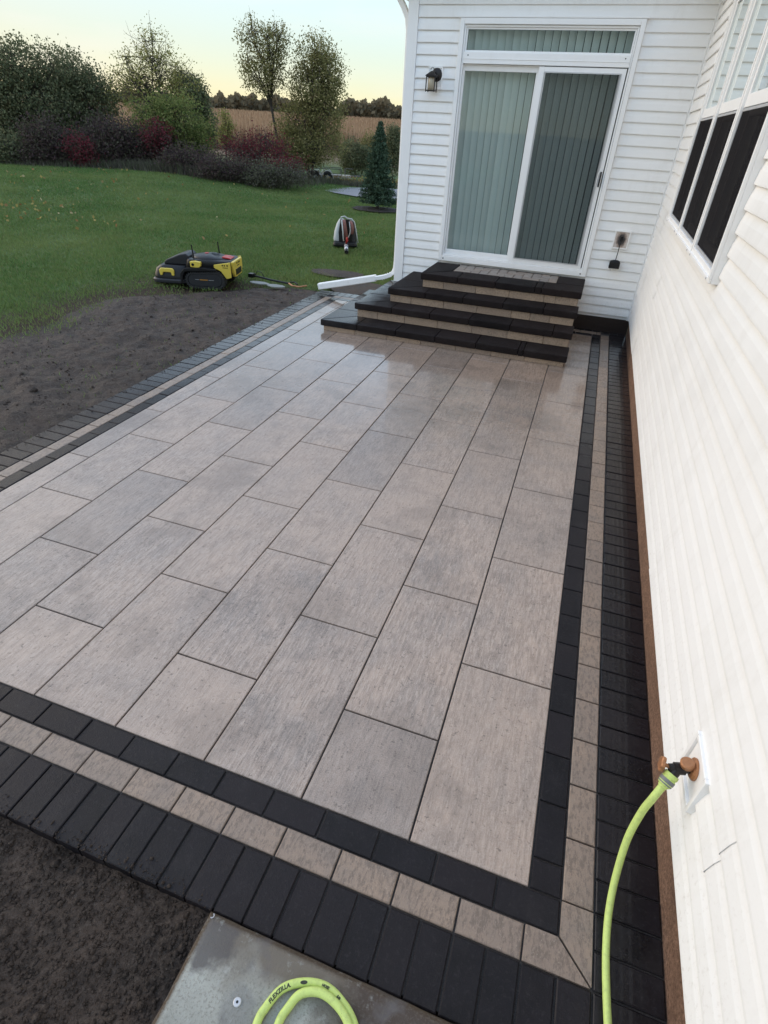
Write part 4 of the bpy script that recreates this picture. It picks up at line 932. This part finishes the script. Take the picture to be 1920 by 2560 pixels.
mb = MB(); mb.tube([(-0.14, 0.03, 0.03), (-0.05, -0.04, 0.022), (0.06, -0.05, 0.02), (0.16, 0.02, 0.035)], 0.011, 6); part('strip', mb, M['copper'], o); mb = MB(); mb.tube([(-0.13, 0.05, 0.045), (-0.06, 0.06, 0.05), (0.0, 0.03, 0.03)], 0.01, 6); part('strip_end', mb, M['black'], o)

# ------------------------------------------------------------------ backpack blower
bl = thing('backpack_blower', 'white and grey backpack leaf blower standing on the lawn, tube forward', 'leaf blower', (-4.93, 10.38, -0.03), math.atan2(-0.90, 0.36) + math.pi/2)
bl.scale = (0.86, 0.9, 0.92)
# local: -Y points to the tube tip (towards the house), X to the right
mb = MB(); stack(mb, [(0.03, -0.28, 0.27, 0.17, 0.07), (0.06, -0.29, 0.28, 0.18, 0.07), (0.12, -0.27, 0.26, 0.17, 0.07)]); part('base_frame', mb, M['black'], bl, bev=0.01)
mb = MB(); mb.rings([[(cx+p[0], 0.10+p[1], z_) for p in rr(w_, d_, r_)] for z_, cx, w_, d_, r_ in ((0.12, -0.15, 0.24, 0.26, 0.06), (0.16, -0.155, 0.25, 0.27, 0.07), (0.30, -0.145, 0.23, 0.25, 0.08), (0.44, -0.12, 0.18, 0.20, 0.07), (0.54, -0.09, 0.11, 0.13, 0.05))]); part('engine_cover', mb, M['whiteplastic'], bl, bev=0.008)
mb = MB(); mb.rings([[(0.13+p[0], 0.06+p[1], z_) for p in rr(w_, d_, r_)] for z_, w_, d_, r_ in ((0.10, 0.26, 0.22, 0.05), (0.26, 0.24, 0.20, 0.06), (0.40, 0.19, 0.14, 0.05), (0.52, 0.14, 0.08, 0.03))]); part('fuel_tank', mb, M['dgrey'], bl, bev=0.008)
mb = MB(); mb.tube([(-0.12, 0.02, 0.50), (-0.10, 0.0, 0.585), (-0.02, -0.01, 0.605), (0.04, 0.0, 0.565), (0.14, 0.0, 0.555), (0.20, 0.0, 0.50), (0.25, 0.0, 0.30), (0.29, 0.0, 0.10)], 0.016, 8); part('carry_frame', mb, M['whiteplastic'], bl, smooth=True)
mb = MB(); mb.rings([[(p[0]*1.0, -0.055+p[1]*0.3, z_) for p in rr(w_, 0.12, 0.04)] for z_, w_ in ((0.12, 0.30), (0.30, 0.32), (0.46, 0.26), (0.55, 0.18))]); part('back_pad', mb, M['black'], bl, bev=0.01)
for nm, pts_, mt, wd_ in (('shoulder_strap', [(-0.04, -0.06, 0.55), (-0.025, -0.13, 0.50), (0.00, -0.16, 0.38), (0.02, -0.14, 0.26), (0.02, -0.09, 0.16)], 'pad_strap', 0.055), ('shoulder_strap', [(0.11, -0.05, 0.53), (0.145, -0.12, 0.48), (0.165, -0.14, 0.38), (0.15, -0.11, 0.28)], 'pad_strap', 0.05), ('strap_edge', [(-0.085, -0.07, 0.54), (-0.075, -0.15, 0.46), (-0.06, -0.18, 0.34), (-0.05, -0.17, 0.22), (-0.04, -0.13, 0.14)], 'whiteplastic', 0.022), ('strap_web', [(-0.055, -0.075, 0.54), (-0.045, -0.145, 0.44), (-0.025, -0.165, 0.32), (-0.01, -0.14, 0.22)], 'brownfab', 0.02), ('strap_web', [(0.085, -0.05, 0.53), (0.10, -0.11, 0.44), (0.11, -0.12, 0.32), (0.06, -0.10, 0.20)], 'silver', 0.018)):
    mb = MB(); pp = catmull(pts_, 5); rings = []
    for p in pp: rings.append([(p.x+sx*wd_/1.6, p.y+sy*0.012, p.z) for sx, sy in ((-1,-0.6),(-0.6,-1),(0.6,-1),(1,-0.6),(1,0.6),(0.6,1),(-0.6,1),(-1,0.6))])
    mb.rings(rings); part(nm, mb, M[mt], bl, smooth=True)
mb = MB(); mb.tube([(0.02+0.0, -0.12-0.03*k, 0.10-0.004*k) for k in range(9)], [0.052 if k % 2 else 0.044 for k in range(9)], 14); part('flex_hose', mb, M['black'], bl)
mb = MB(); mb.tube([(0.02, -0.36, 0.075), (0.025, -0.55, 0.068), (0.03, -0.78, 0.062)], [0.047, 0.043, 0.042], 16); tb = part('blower_tube', mb, M['silver'], bl, smooth=True)
mb = MB(); mb.tube([(0.03, -0.76, 0.062), (0.034, -0.96, 0.058)], [0.0435, 0.0425], 16); mb.lathe((0.024, -0.50, 0.070), (0.02, -1, -0.03), [(0, 0.047), (0.03, 0.047)], 16); part('nozzle', mb, M['black'], tb, smooth=False)
mb = MB(); mb.tube([(0.02, -0.30, 0.12), (0.035, -0.33, 0.20), (0.04, -0.35, 0.245)], [0.016, 0.02, 0.018], 10); mb.tube([(0.02, -0.28, 0.11), (0.06, -0.22, 0.17), (0.05, -0.14, 0.20)], 0.007, 6); part('throttle_grip', mb, M['red'], bl, smooth=True)

# ------------------------------------------------------------------ plants
def leaf_quads(C, size, rng_, up=0.0, aspect=1.6):
    n = len(C); d = rng_.normal(size=(n, 3)); d[:, 2] += up; d /= np.linalg.norm(d, axis=1)[:, None]
    e = rng_.normal(size=(n, 3)); e -= d*(d*e).sum(1)[:, None]; e /= np.linalg.norm(e, axis=1)[:, None]
    s_ = size*rng_.uniform(0.6, 1.35, size=(n, 1)); a = d*s_*aspect*0.5; b = e*s_*0.5
    V = np.stack([C-a, C+b, C+a, C-b], 1).reshape(-1, 3); F = np.arange(4*n).reshape(n, 4); return V, F
def plant(name, label, cat, base, lobes, leaf, n_tips, per_tip, size, trunk_r, spread=0.16, group=None, seed=1, trunks=1, lean=0.0, twig_r=0.008, shell=0.55):
    rg = np.random.default_rng(seed); rn = random.Random(seed)
    bz = gh(*base) - 0.05
    th = thing(name, label, cat, (base[0], base[1], bz), 0, group)
    B0 = Vector((base[0], base[1], bz)); mb = MB(); tips = []
    vol = np.array([l[3]**2*l[4] for l in lobes])**0.8; vol /= vol.sum()
    top = max(lobes, key=lambda l: l[2]); low = min(l[2]-l[4]*0.6 for l in lobes)
    forkz = bz + max(0.12, (low-bz)*0.8)
    for tr in range(trunks):
        fork = B0 + Vector((rn.uniform(-0.2, 0.2)*trunks*0.6 + lean*0.3, rn.uniform(-0.15, 0.15)*trunks*0.6, forkz-bz))
        mb.tube([B0 + Vector((rn.uniform(-0.06, 0.06)*trunks, 0, -0.1)), B0.lerp(fork, 0.5) + Vector((rn.uniform(-0.03, 0.03), 0, 0)), fork], [trunk_r*1.2, trunk_r, trunk_r*0.9], 7)
        for li, l in enumerate(lobes):
            if li % trunks != tr: continue
            c = Vector(l[:3]); mid = fork.lerp(c, 0.5) + Vector((rn.uniform(-0.12, 0.12), rn.uniform(-0.1, 0.1), 0.08))
            end = c + Vector((0, 0, l[4]*0.7)); limb = [fork, mid, c, end]
            mb.tube(limb, [trunk_r*0.75, trunk_r*0.5, trunk_r*0.3, trunk_r*0.1], 5)
            k = max(3, int(n_tips*vol[li]))
            for q in range(k):
                d = rg.normal(size=3); d /= np.linalg.norm(d); r_ = rg.uniform(shell, 1.0)**0.7 * (rg.uniform(1.05, 1.38) if rg.uniform() < 0.24 and d[2] > -0.2 else 1.0)
                lump = 1 + 0.35*noise.noise(Vector((d*1.9))+Vector((seed*3.1+li, 0, 0)))
                p = c + Vector((d[0]*l[3]*r_*lump, d[1]*l[3]*r_*lump, d[2]*l[4]*r_*lump*1.05)); 
                if p.z < bz + 0.05: continue
                tt = rn.uniform(0.15, 0.95); src = (fork.lerp(mid, tt*2) if tt < 0.25 else mid.lerp(c, (tt-0.25)/0.4) if tt < 0.65 else c.lerp(end, (tt-0.65)/0.3))
                if rn.random() < 0.6: mb.tube([src, src.lerp(p, 0.55)+Vector((0, 0, 0.05)), p, p+(p-src)*0.12+Vector((0, 0, 0.05))], [twig_r*1.5, twig_r, twig_r*0.7, twig_r*0.3], 3, cap=False)
                tips.append((p, max(2, int(per_tip*max(0.22, 1.45-0.95*r_*r_)*rn.uniform(0.5, 1.4)))))
    me = mb.mesh('trunk'); me.transform(Matrix.Translation(-B0)); link('trunk', me, M['bark'], th)
    C = np.repeat(np.array([tuple(p) for p, _ in tips]), np.array([q for _, q in tips]), 0); C = C + rg.normal(size=C.shape)*np.array([spread, spread, spread*0.8])
    C = C[C[:, 2] > bz+0.03]
    Vq, Fq = leaf_quads(C, size, rg); Vq -= np.array(tuple(B0))
    link('crown', npmesh('crown', Vq, Fq), LF[leaf], th)
    return th
PLN = {
'T1':((-20.49,17.00),[(-20.01,17.53,3.13,0.97,0.65),(-19.86,17.69,2.21,1.22,0.92),(-20.52,16.97,1.7,0.84,0.99),(-19.22,18.34,3.22,0.58,0.48),(-20.61,16.87,2.82,0.67,0.75),(-20.32,17.19,1.04,0.87,0.69)]),
'T2':((-19.75,19.23),[(-19.43,19.52,2.98,0.77,0.61),(-19.21,19.73,2.32,1.03,0.84),(-19.93,19.05,2.06,0.93,0.84),(-18.81,20.09,2.5,0.51,0.56),(-19.61,19.36,1.38,1.12,0.66)]),
'T3':((-17.16,20.81),[(-16.91,21.0,4.08,0.67,0.55),(-16.95,20.97,3.35,1.14,0.68),(-17.71,20.37,3.29,0.57,0.61),(-16.2,21.52,3.07,0.64,0.63),(-17.25,20.74,2.65,1.32,0.7)]),
'T3b':((-15.68,19.42),[(-15.31,19.7,1.92,0.99,0.68),(-15.92,19.24,1.54,0.87,0.62),(-14.86,20.02,1.25,0.63,0.64),(-15.36,19.66,1.01,0.98,0.43),(-15.97,19.2,2.08,0.62,0.4)]),
'T3c':((-18.55,25.37),[(-18.56,25.36,2.61,0.64,0.84),(-18.24,25.58,1.78,0.53,0.87),(-18.84,25.17,3.01,0.39,0.41)]),
'T4':((-12.39,22.11),[(-13.18,21.67,4.45,0.51,0.48),(-12.74,21.92,4.11,0.62,0.61),(-13.05,21.75,3.31,0.7,0.51),(-12.41,22.1,4.39,0.46,0.4),(-12.6,21.99,3.54,0.5,0.66),(-13.37,21.56,3.74,0.36,0.39)]),
'T5':((-11.48,22.56),[(-11.24,22.67,4.01,0.75,0.59),(-10.87,22.84,3.51,0.71,0.67),(-11.39,22.61,3.07,0.86,0.82),(-10.96,22.8,2.4,0.79,0.86),(-11.84,22.39,1.99,0.79,0.65),(-12.18,22.22,1.46,0.75,0.55),(-11.14,22.72,1.30,0.95,0.65),(-11.79,22.41,1.05,0.95,0.55),(-12.3,22.1,0.95,0.7,0.45)]),
'SAP':((-13.24,19.30),[(-13.14,19.36,1.91,0.19,0.29),(-13.21,19.32,1.47,0.25,0.32),(-13.06,19.41,1.68,0.19,0.27)]),
'P1':((-18.38,16.35),[(-18.29,16.43,1.08,0.58,0.59),(-17.95,16.79,0.83,0.57,0.47),(-18.56,16.16,0.67,0.48,0.33)]),
'P2':((-16.96,17.72),[(-17.0,17.69,1.21,0.71,0.56),(-16.51,18.11,1.1,0.73,0.57),(-16.91,17.77,0.74,0.9,0.35)]),
'P3':((-15.83,18.67),[(-15.94,18.59,0.99,0.7,0.53),(-15.4,19.01,0.87,0.6,0.45)]),
'R1':((-17.18,16.55),[(-17.18,16.56,1.04,0.31,0.36),(-17.01,16.72,0.82,0.28,0.34),(-17.12,16.62,0.62,0.26,0.2)]),
'R2':((-15.38,18.14),[(-15.21,18.27,1.43,0.39,0.34),(-15.39,18.13,1.16,0.27,0.3)]),
'R3':((-12.15,19.38),[(-12.44,19.21,1.2,0.54,0.3),(-11.79,19.59,1.27,0.61,0.41),(-12.81,18.98,1.08,0.44,0.3),(-11.41,19.79,1.01,0.42,0.3),(-12.12,19.39,0.84,0.64,0.25)]),
'R4':((-10.72,19.03),[(-10.89,18.94,0.72,0.41,0.19),(-10.4,19.19,0.81,0.31,0.19)]),
'L1':((-14.14,18.08),[(-14.15,18.07,0.76,0.55,0.32),(-13.6,18.46,0.71,0.53,0.3),(-14.47,17.83,0.68,0.38,0.27)]),
'L2':((-12.45,18.02),[(-12.55,17.96,0.63,0.61,0.29),(-11.98,18.32,0.57,0.55,0.27),(-12.94,17.7,0.48,0.45,0.2)]),
'L3':((-10.88,18.38),[(-11.0,18.31,0.54,0.61,0.24),(-10.32,18.67,0.53,0.56,0.21),(-11.28,18.15,0.4,0.46,0.16)]),
'DB':((-11.29,27.00),[(-11.42,26.95,0.81,0.55,0.57),(-10.96,27.13,0.74,0.32,0.54)]),
'DB2':((-9.32,26.65),[(-9.32,26.65,1.1,0.29,0.85),(-9.43,26.62,1.61,0.2,0.5)]),
'YB':((-11.01,28.18),[(-11.03,28.17,1.44,0.32,0.32),(-11.23,28.1,1.07,0.39,0.33)]),
'LB':((-19.50,15.85),[(-19.45,15.91,0.76,0.57,0.46),(-19.16,16.24,0.64,0.35,0.33),(-19.79,15.52,0.81,0.53,0.52)]),
}
SPEC = [
 ('T1', 'broadleaf_tree', 'dark dense tree at the far left end of the hedgerow', 'tree', 'dark', 700, 24, 0.070, 0.075, 0.17, 3),
 ('T2', 'broadleaf_tree', 'dark rounded tree second from left, behind the purple shrubs', 'tree', 'dark', 600, 24, 0.070, 0.070, 0.17, 1),
 ('T3', 'broadleaf_tree', 'tall thin tree with sparse pale yellow leaves against the glow', 'tree', 'pale', 420, 10, 0.055, 0.040, 0.13, 2),
 ('T3b', 'broadleaf_tree', 'bushy yellow green small tree in front of the sparse pale tree', 'tree', 'green', 420, 26, 0.065, 0.045, 0.16, 2),
 ('T3c', 'evergreen_tree', 'dark evergreen behind the bushy yellow green tree', 'tree', 'dark', 260, 30, 0.075, 0.060, 0.13, 1),
 ('T4', 'broadleaf_tree', 'tallest tree with leaning bare trunk and thin olive crown', 'tree', 'olive', 300, 13, 0.058, 0.050, 0.12, 1),
 ('T5', 'broadleaf_tree', 'full olive tree leafy to the ground, right of the leaning tree', 'tree', 'olive', 820, 22, 0.060, 0.055, 0.15, 3),
 ('SAP', 'sapling', 'slim yellow green sapling in front of the corn field', 'sapling', 'pale', 70, 12, 0.055, 0.014, 0.07, 1),
 ('P1', 'shrub', 'purple brown shrub left of the smaller crimson shrub', 'shrub', 'purple', 260, 24, 0.060, 0.020, 0.17, 2),
 ('P2', 'shrub', 'wide purple brown shrub between the two left crimson shrubs', 'shrub', 'purple', 330, 24, 0.060, 0.020, 0.18, 2),
 ('P3', 'shrub', 'purple brown shrub under the bushy yellow green tree', 'shrub', 'purple', 240, 24, 0.060, 0.020, 0.18, 2),
 ('R1', 'crimson_shrub', 'crimson shrub furthest left, among purple brown shrubs', 'shrub', 'red', 80, 18, 0.055, 0.012, 0.12, 1),
 ('R2', 'crimson_shrub', 'crimson shrub topping the hedgerow left of the yellow green tree', 'shrub', 'red', 80, 18, 0.055, 0.012, 0.13, 1),
 ('R3', 'crimson_shrub', 'wide dull crimson shrub below the leaning tree', 'shrub', 'red', 200, 14, 0.055, 0.012, 0.17, 2),
 ('R4', 'crimson_shrub', 'low red shrub left of the trailer', 'shrub', 'red', 60, 14, 0.050, 0.012, 0.12, 1),
 ('L1', 'low_shrub', 'low brownish shrub at the lawn edge under the yellow green tree', 'shrub', 'purple', 220, 18, 0.055, 0.012, 0.16, 2),
 ('L2', 'low_shrub', 'low grey brown shrub at the lawn edge before the sapling', 'shrub', 'purple', 220, 18, 0.052, 0.012, 0.17, 2),
 ('L3', 'low_shrub', 'low grey weedy shrub at the lawn edge before the olive tree', 'shrub', 'weed', 220, 16, 0.048, 0.012, 0.17, 2),
 ('DB', 'dark_shrub', 'dark green shrub behind the trailer', 'shrub', 'dark', 190, 22, 0.065, 0.020, 0.14, 1),
 ('DB2', 'dark_shrub', 'narrow dark bush half hidden by the house corner', 'shrub', 'dark', 150, 22, 0.065, 0.020, 0.12, 1),
 ('YB', 'pale_shrub', 'small olive shrub above the blue spruce tip', 'shrub', 'olive', 80, 16, 0.060, 0.015, 0.12, 1),
 ('LB', 'dark_shrub', 'dark low shrub at the lower left corner of the hedgerow', 'shrub', 'dark', 220, 22, 0.060, 0.020, 0.17, 1),
]
for q, (k, nm, lab, cat, lf, nt_, pt_, sz, tr_, sp_, tk) in enumerate(SPEC):
    plant(nm, lab, cat, PLN[k][0], PLN[k][1], lf, int(nt_*1.15), int(pt_*2.1), sz*0.72, tr_, sp_*1.1, None, 20+q, tk, lean=-1.5 if k == 'T4' else 0.0)

# spruce --------------------------------------------------------------
spx, spy = -6.42, 16.45
sp_ = thing('spruce_tree', 'small blue green spruce in a mulch ring by the driveway', 'tree', (spx, spy, 0))
mb = MB(); mb.tube([(0, 0, -0.1), (0, 0, 0.7), (0.01, 0, 1.5), (0, 0, 2.12)], [0.045, 0.038, 0.018, 0.004], 7)
rn = random.Random(4); rg = np.random.default_rng(4); C = []; Dv = []
z = 0.22
while z < 2.08:
    f_ = (z-0.18)/1.94; rad = 0.56*(1-f_)**0.9 + 0.03
    nb = int(7 + 6*(1-f_)); ph = rn.uniform(0, 6.28)
    for b_ in range(nb):
        a_ = ph + 2*math.pi*b_/nb + rn.uniform(-0.15, 0.15); L = rad*rn.uniform(0.75, 1.12)
        p0 = Vector((0, 0, z)); p1 = Vector((math.cos(a_)*L, math.sin(a_)*L, z + 0.10*L - 0.10*(1-f_)*L*1.5 + rn.uniform(-0.03, 0.05)))
        mid = p0.lerp(p1, 0.55) + Vector((0, 0, -0.04*L)); mb.tube([p0, mid, p1], [0.010, 0.007, 0.002], 4, cap=False)
        m_ = int(28 + 210*L)
        for q in range(m_):
            t_ = rn.uniform(0.12, 1.0); p = (p0.lerp(mid, t_/0.55) if t_ < 0.55 else mid.lerp(p1, (t_-0.55)/0.45))
            w_ = 0.085*(1-t_*0.6)*min(1, L*2+0.3)
            C.append((p.x+rn.gauss(0, w_), p.y+rn.gauss(0, w_), p.z+rn.gauss(0, 0.024)))
    z += 0.088
link('trunk', mb.mesh('trunk'), M['bark'], sp_)
Vq, Fq = leaf_quads(np.array(C), 0.022, rg, 0.3, 3.2); link('crown', npmesh('crown', Vq, Fq), LF['spruce'], sp_)
o = link('mulch_ring', blob_sheet(spx, spy, 0.80, 0.62, 0.012, 40, 7, 0.05).fix('mulch'), M['mulch']); o['kind'] = 'structure'

# weeds at the lawn edge (uncountable) ----------------------------------
rg = np.random.default_rng(9)
def blades(X, Y, Z, H, W, rg_, lean=0.35):
    n = len(X); a = rg_.uniform(0, 2*np.pi, n); dx = np.cos(a)*W/2; dy = np.sin(a)*W/2
    lx = rg_.normal(0, lean, n)*H; ly = rg_.normal(0, lean, n)*H
    V = np.stack([np.stack([X-dx, Y-dy, Z], 1), np.stack([X+dx, Y+dy, Z], 1), np.stack([X+lx, Y+ly, Z+H], 1)], 1).reshape(-1, 3)
    return V, np.arange(3*n).reshape(n, 3)
n = 15000; tt = rg.uniform(0, 1, n)
lx = np.interp(tt, [0, 0.25, 0.5, 0.7, 0.78, 1], [-19.5, -16.4, -13.9, -11.6, -11.0, -8.2]); ly = np.interp(tt, [0, 0.25, 0.5, 0.7, 0.78, 1], [15.2, 16.9, 17.5, 18.3, 21.8, 23.9])
X = lx + rg.normal(0, 0.45, n); Y = ly + np.abs(rg.normal(0, 0.75, n)) ; H = rg.uniform(0.08, 0.42, n)*np.interp(tt, [0, 0.4, 0.72, 0.80, 1], [0.45, 1.0, 0.9, 0.55, 0.5]); Z = np.array([gh(a, b)-0.04 for a, b in zip(X, Y)])
kp = ~((X > -10.5) & (Y > 18.6) & (Y < 22.3 + (X+10.3)*0.42)); X, Y, Z, H = X[kp], Y[kp], Z[kp], H[kp]; n = len(X)
Vw, Fw = blades(X, Y, Z, H, np.full(n, 0.035), rg, 0.22)
o = link('weeds', npmesh('weeds', Vw, Fw), LF['weed']); o['kind'] = 'stuff'; tag(o, 'grey dry weeds and tall grass along the lawn edge', 'weeds')
# tan flower heads in the weeds by the trailer
n = 900; X = rg.uniform(-11.2, -8.2, n); Y = 22.6 + (X+11.2)*0.52 + np.abs(rg.normal(0, 0.5, n)); Z = rg.uniform(0.05, 0.30, n)
Vq, Fq = leaf_quads(np.stack([X, Y, Z], 1), 0.04, rg); o = link('weed_flowers', npmesh('fl', Vq, Fq), LF['fallen']); o['kind'] = 'stuff'; tag(o, 'pale flower heads of weeds by the driveway', 'weeds')

# lawn grass ------------------------------------------------------------
rg = np.random.default_rng(21); n = 520000
rad = 4.2 + 23.0*rg.uniform(0, 1, n)**1.35; ang = rg.uniform(R(8), R(66), n)      # degrees left of straight ahead
X = -0.28 - rad*np.sin(ang); Y = -0.9 + rad*np.cos(ang)
keep = np.ones(n, bool)
keep &= ~((X > -3.86) & (Y < 6.84)); keep &= ~((X > HX-0.1) & (Y > 6.6))
keep &= ~((((X+3.35)/0.62)**2 + ((Y-7.25)/0.42)**2) < 0.9*rg.uniform(0, 1, n)**0.5); keep &= ~((((X+4.05)/0.62)**2 + ((Y-7.95)/0.30)**2) < 0.55*rg.uniform(0, 1, n)**0.5); keep &= ~((((X-spx)/0.8)**2 + ((Y-spy)/0.62)**2) < 0.9)
X, Y, rad = X[keep], Y[keep], rad[keep]
near = (X > -8.3) & (Y < 7.8)
msk = np.array([max(soil_mask(a, b), 0.75*soil_mask(a+0.45, b-0.12), 0.4*soil_mask(a+0.9, b-0.3)) if f_ else 0.0 for a, b, f_ in zip(X, Y, near)])
keep = rg.uniform(0, 1, len(X)) > np.clip(msk*1.12, 0, 0.985)
X, Y, rad, msk = X[keep], Y[keep], rad[keep], msk[keep]
Z = np.array([gh(a, b) for a, b in zip(X, Y)]) - 0.035
tuft = np.array([noise.noise((a*1.3, b*1.3, 0)) for a, b in zip(X, Y)])
H = rg.uniform(0.018, 0.048, len(X))*(1+0.45*tuft)*(1-0.35*msk); W = 0.004 + 0.0009*rad
Vg, Fg = blades(X, Y, Z, H + 0.012, W, rg, 0.45)
o = link('lawn_grass', npmesh('grass', Vg, Fg), GRASS); o['kind'] = 'stuff'; tag(o, 'short green lawn grass around the bare soil', 'grass')
n = 420; X = rg.uniform(-17, -4.5, n); Y = rg.uniform(7, 19, n); kp = (rg.uniform(0, 1, n) < np.clip((-X-5)/13, 0.08, 1)); X, Y = X[kp], Y[kp]
X = np.concatenate([X, rg.normal(-12.4, 0.9, 90)]); Y = np.concatenate([Y, rg.normal(9.6, 0.8, 90)])
Vq, Fq = leaf_quads(np.stack([X, Y, np.array([gh(a, b) for a, b in zip(X, Y)])+0.03], 1), 0.06, rg, 0.0, 1.2); o = link('fallen_leaves', npmesh('fl', Vq, Fq), LF['fallen']); o['kind'] = 'stuff'; tag(o, 'scattered yellow fallen leaves on the lawn', 'leaves')

# loose clods and small stones on the bare soil --------------------------
def clods(n, fx, size, zf, seed):
    rg_ = np.random.default_rng(seed); base = np.array([(0,0,1),(0.9,0,0.1),(0.28,0.86,0.0),(-0.73,0.53,0.1),(-0.73,-0.53,-0.1),(0.28,-0.86,0.05),(0,0,-0.7)])
    f0 = np.array([(0,1,2),(0,2,3),(0,3,4),(0,4,5),(0,5,1),(6,2,1),(6,3,2),(6,4,3),(6,5,4),(6,1,5)])
    Vs = []; Fs = []
    for i in range(n):
        x, y = fx(rg_); s_ = size*rg_.lognormal(0, 0.5); v = base*rg_.uniform(0.6, 1.35, (7, 3))*s_; a_ = rg_.uniform(0, 6.28); ca_, sa_ = math.cos(a_), math.sin(a_)
        v = np.stack([v[:,0]*ca_-v[:,1]*sa_, v[:,0]*sa_+v[:,1]*ca_, v[:,2]*0.75], 1) + np.array((x, y, zf(x, y)+s_*0.25)); Vs.append(v); Fs.append(f0+7*i)
    return np.concatenate(Vs), np.concatenate(Fs)
def fx1(g_):
    while True:
        x, y = g_.uniform(-6.1, -3.9), g_.uniform(0.2, 6.7)
        if soil_mask(x, y) > 0.8: return x, y
Va, Fa = clods(2600, fx1, 0.0055, soil_a, 1)
Vc_, Fc_ = clods(700, lambda g_: (g_.uniform(-2.6, -0.92), -0.404+abs(g_.normal(0, 0.028))), 0.0021, lambda x, y: 0.0, 3)
Vd_, Fd_ = clods(500, lambda g_: (-3.84+abs(g_.normal(0, 0.04)), g_.uniform(0.5, 6.6)), 0.0032, lambda x, y: 0.0, 4)
Vb, Fb = clods(18000, lambda g_: (g_.uniform(-2.4, -0.92), g_.uniform(-1.35, -0.41)), 0.0034, soil_b, 2)
o = link('soil_clods', npmesh('clods', np.concatenate([Va, Vb, Vc_, Vd_]), np.concatenate([Fa, Fb+len(Va), Fc_+len(Va)+len(Vb), Fd_+len(Va)+len(Vb)+len(Vc_)])), M['soil']); o['kind'] = 'stuff'; tag(o, 'loose clods and grit lying on the dark soil', 'soil')

# corn field and far trees ----------------------------------------------
rg = np.random.default_rng(31); n = 60000
d_ = 42 + 125*rg.uniform(0, 1, n)**1.4; b_ = rg.uniform(R(14), R(52), n)
X = -0.28 - d_*np.sin(b_); Y = -0.9 + d_*np.cos(b_); Z = np.array([gh(a, b) for a, b in zip(X, Y)])
Vc, Fc = blades(X, Y, Z, rg.uniform(0.9, 1.6, n), 0.06+0.0035*d_, rg, 0.12)
o = link('corn_field', npmesh('corn', Vc, Fc), LF['corn']); o['kind'] = 'stuff'; tag(o, 'dry brown corn field behind the hedgerow', 'field')
n = 26000; b_ = rg.uniform(R(10), R(56), n); d_ = rg.uniform(170, 190, n)
hmax = np.array([4.6 + 2.2*noise.noise((a*38, 0.5, 0)) + 1.3*noise.noise((a*120, 2.5, 0)) for a in b_]); hmax = np.clip(hmax, 2.5, 9)
X = -0.28 - d_*np.sin(b_); Y = -0.9 + d_*np.cos(b_); Z = 2.0 + hmax*rg.uniform(0, 1, n)**0.75
Vq, Fq = leaf_quads(np.stack([X, Y, Z], 1), 0.9, rg, 0, 1.2); o = link('far_woods', npmesh('fw', Vq, Fq), LF['far']); o['kind'] = 'stuff'; tag(o, 'distant autumn woods along the horizon', 'woods')

# ------------------------------------------------------------------ trailer
tr = thing('utility_trailer', 'low utility trailer with round fenders parked in the weeds', 'trailer', (-11.25, 23.75, 0.0), math.atan2(0.55, 1.15))
mb = MB(); mb.box(-0.72, 0.95, -0.45, 0.45, 0.20, 0.27); part('deck', mb, M['wood'], tr)
mb = MB(); mb.frame('y', -0.74, 0.55, 0.27, 0.52, 0.025, -0.475, -0.452); mb.frame('y', -0.74, 0.55, 0.27, 0.52, 0.025, 0.452, 0.475); part('side_rail', mb, M['rust'], tr)
for x in (-0.52, -0.03):
    for sg in (1, -1):
        y0 = sg*0.58
        mb = MB(); mb.lathe((x, y0-0.07, 0.20), (0, 1, 0), [(0, 0.15), (0.02, 0.20), (0.12, 0.20), (0.14, 0.15)], 20); wh = part('wheel', mb, M['rubber'], tr)
        mb = MB(); mb.lathe((x, y0-0.075, 0.20), (0, 1, 0), [(0, 0.09), (0.15, 0.09)], 12); part('rim', mb, M['galv'], wh)
        mb = MB(); rings = []
        for q in range(13):
            a_ = R(-10+200*q/12); rings.append([(x+r_*math.cos(a_), yy, 0.21+r_*math.sin(a_)) for r_, yy in ((0.225, y0-0.10), (0.25, y0-0.10), (0.25, y0+0.10), (0.225, y0+0.10))])
        mb.rings(rings); part('fender', mb, M['galv'], tr)
mb = MB(); mb.tube([(0.55, -0.4, 0.24), (1.35, 0, 0.26)], 0.03, 6); mb.tube([(0.55, 0.4, 0.24), (1.35, 0, 0.26)], 0.03, 6); mb.box(0.70, 0.74, -0.03, 0.03, 0.27, 0.52); mb.box(0.70, 1.05, -0.02, 0.02, 0.50, 0.525); part('tongue', mb, M['rust'], tr)
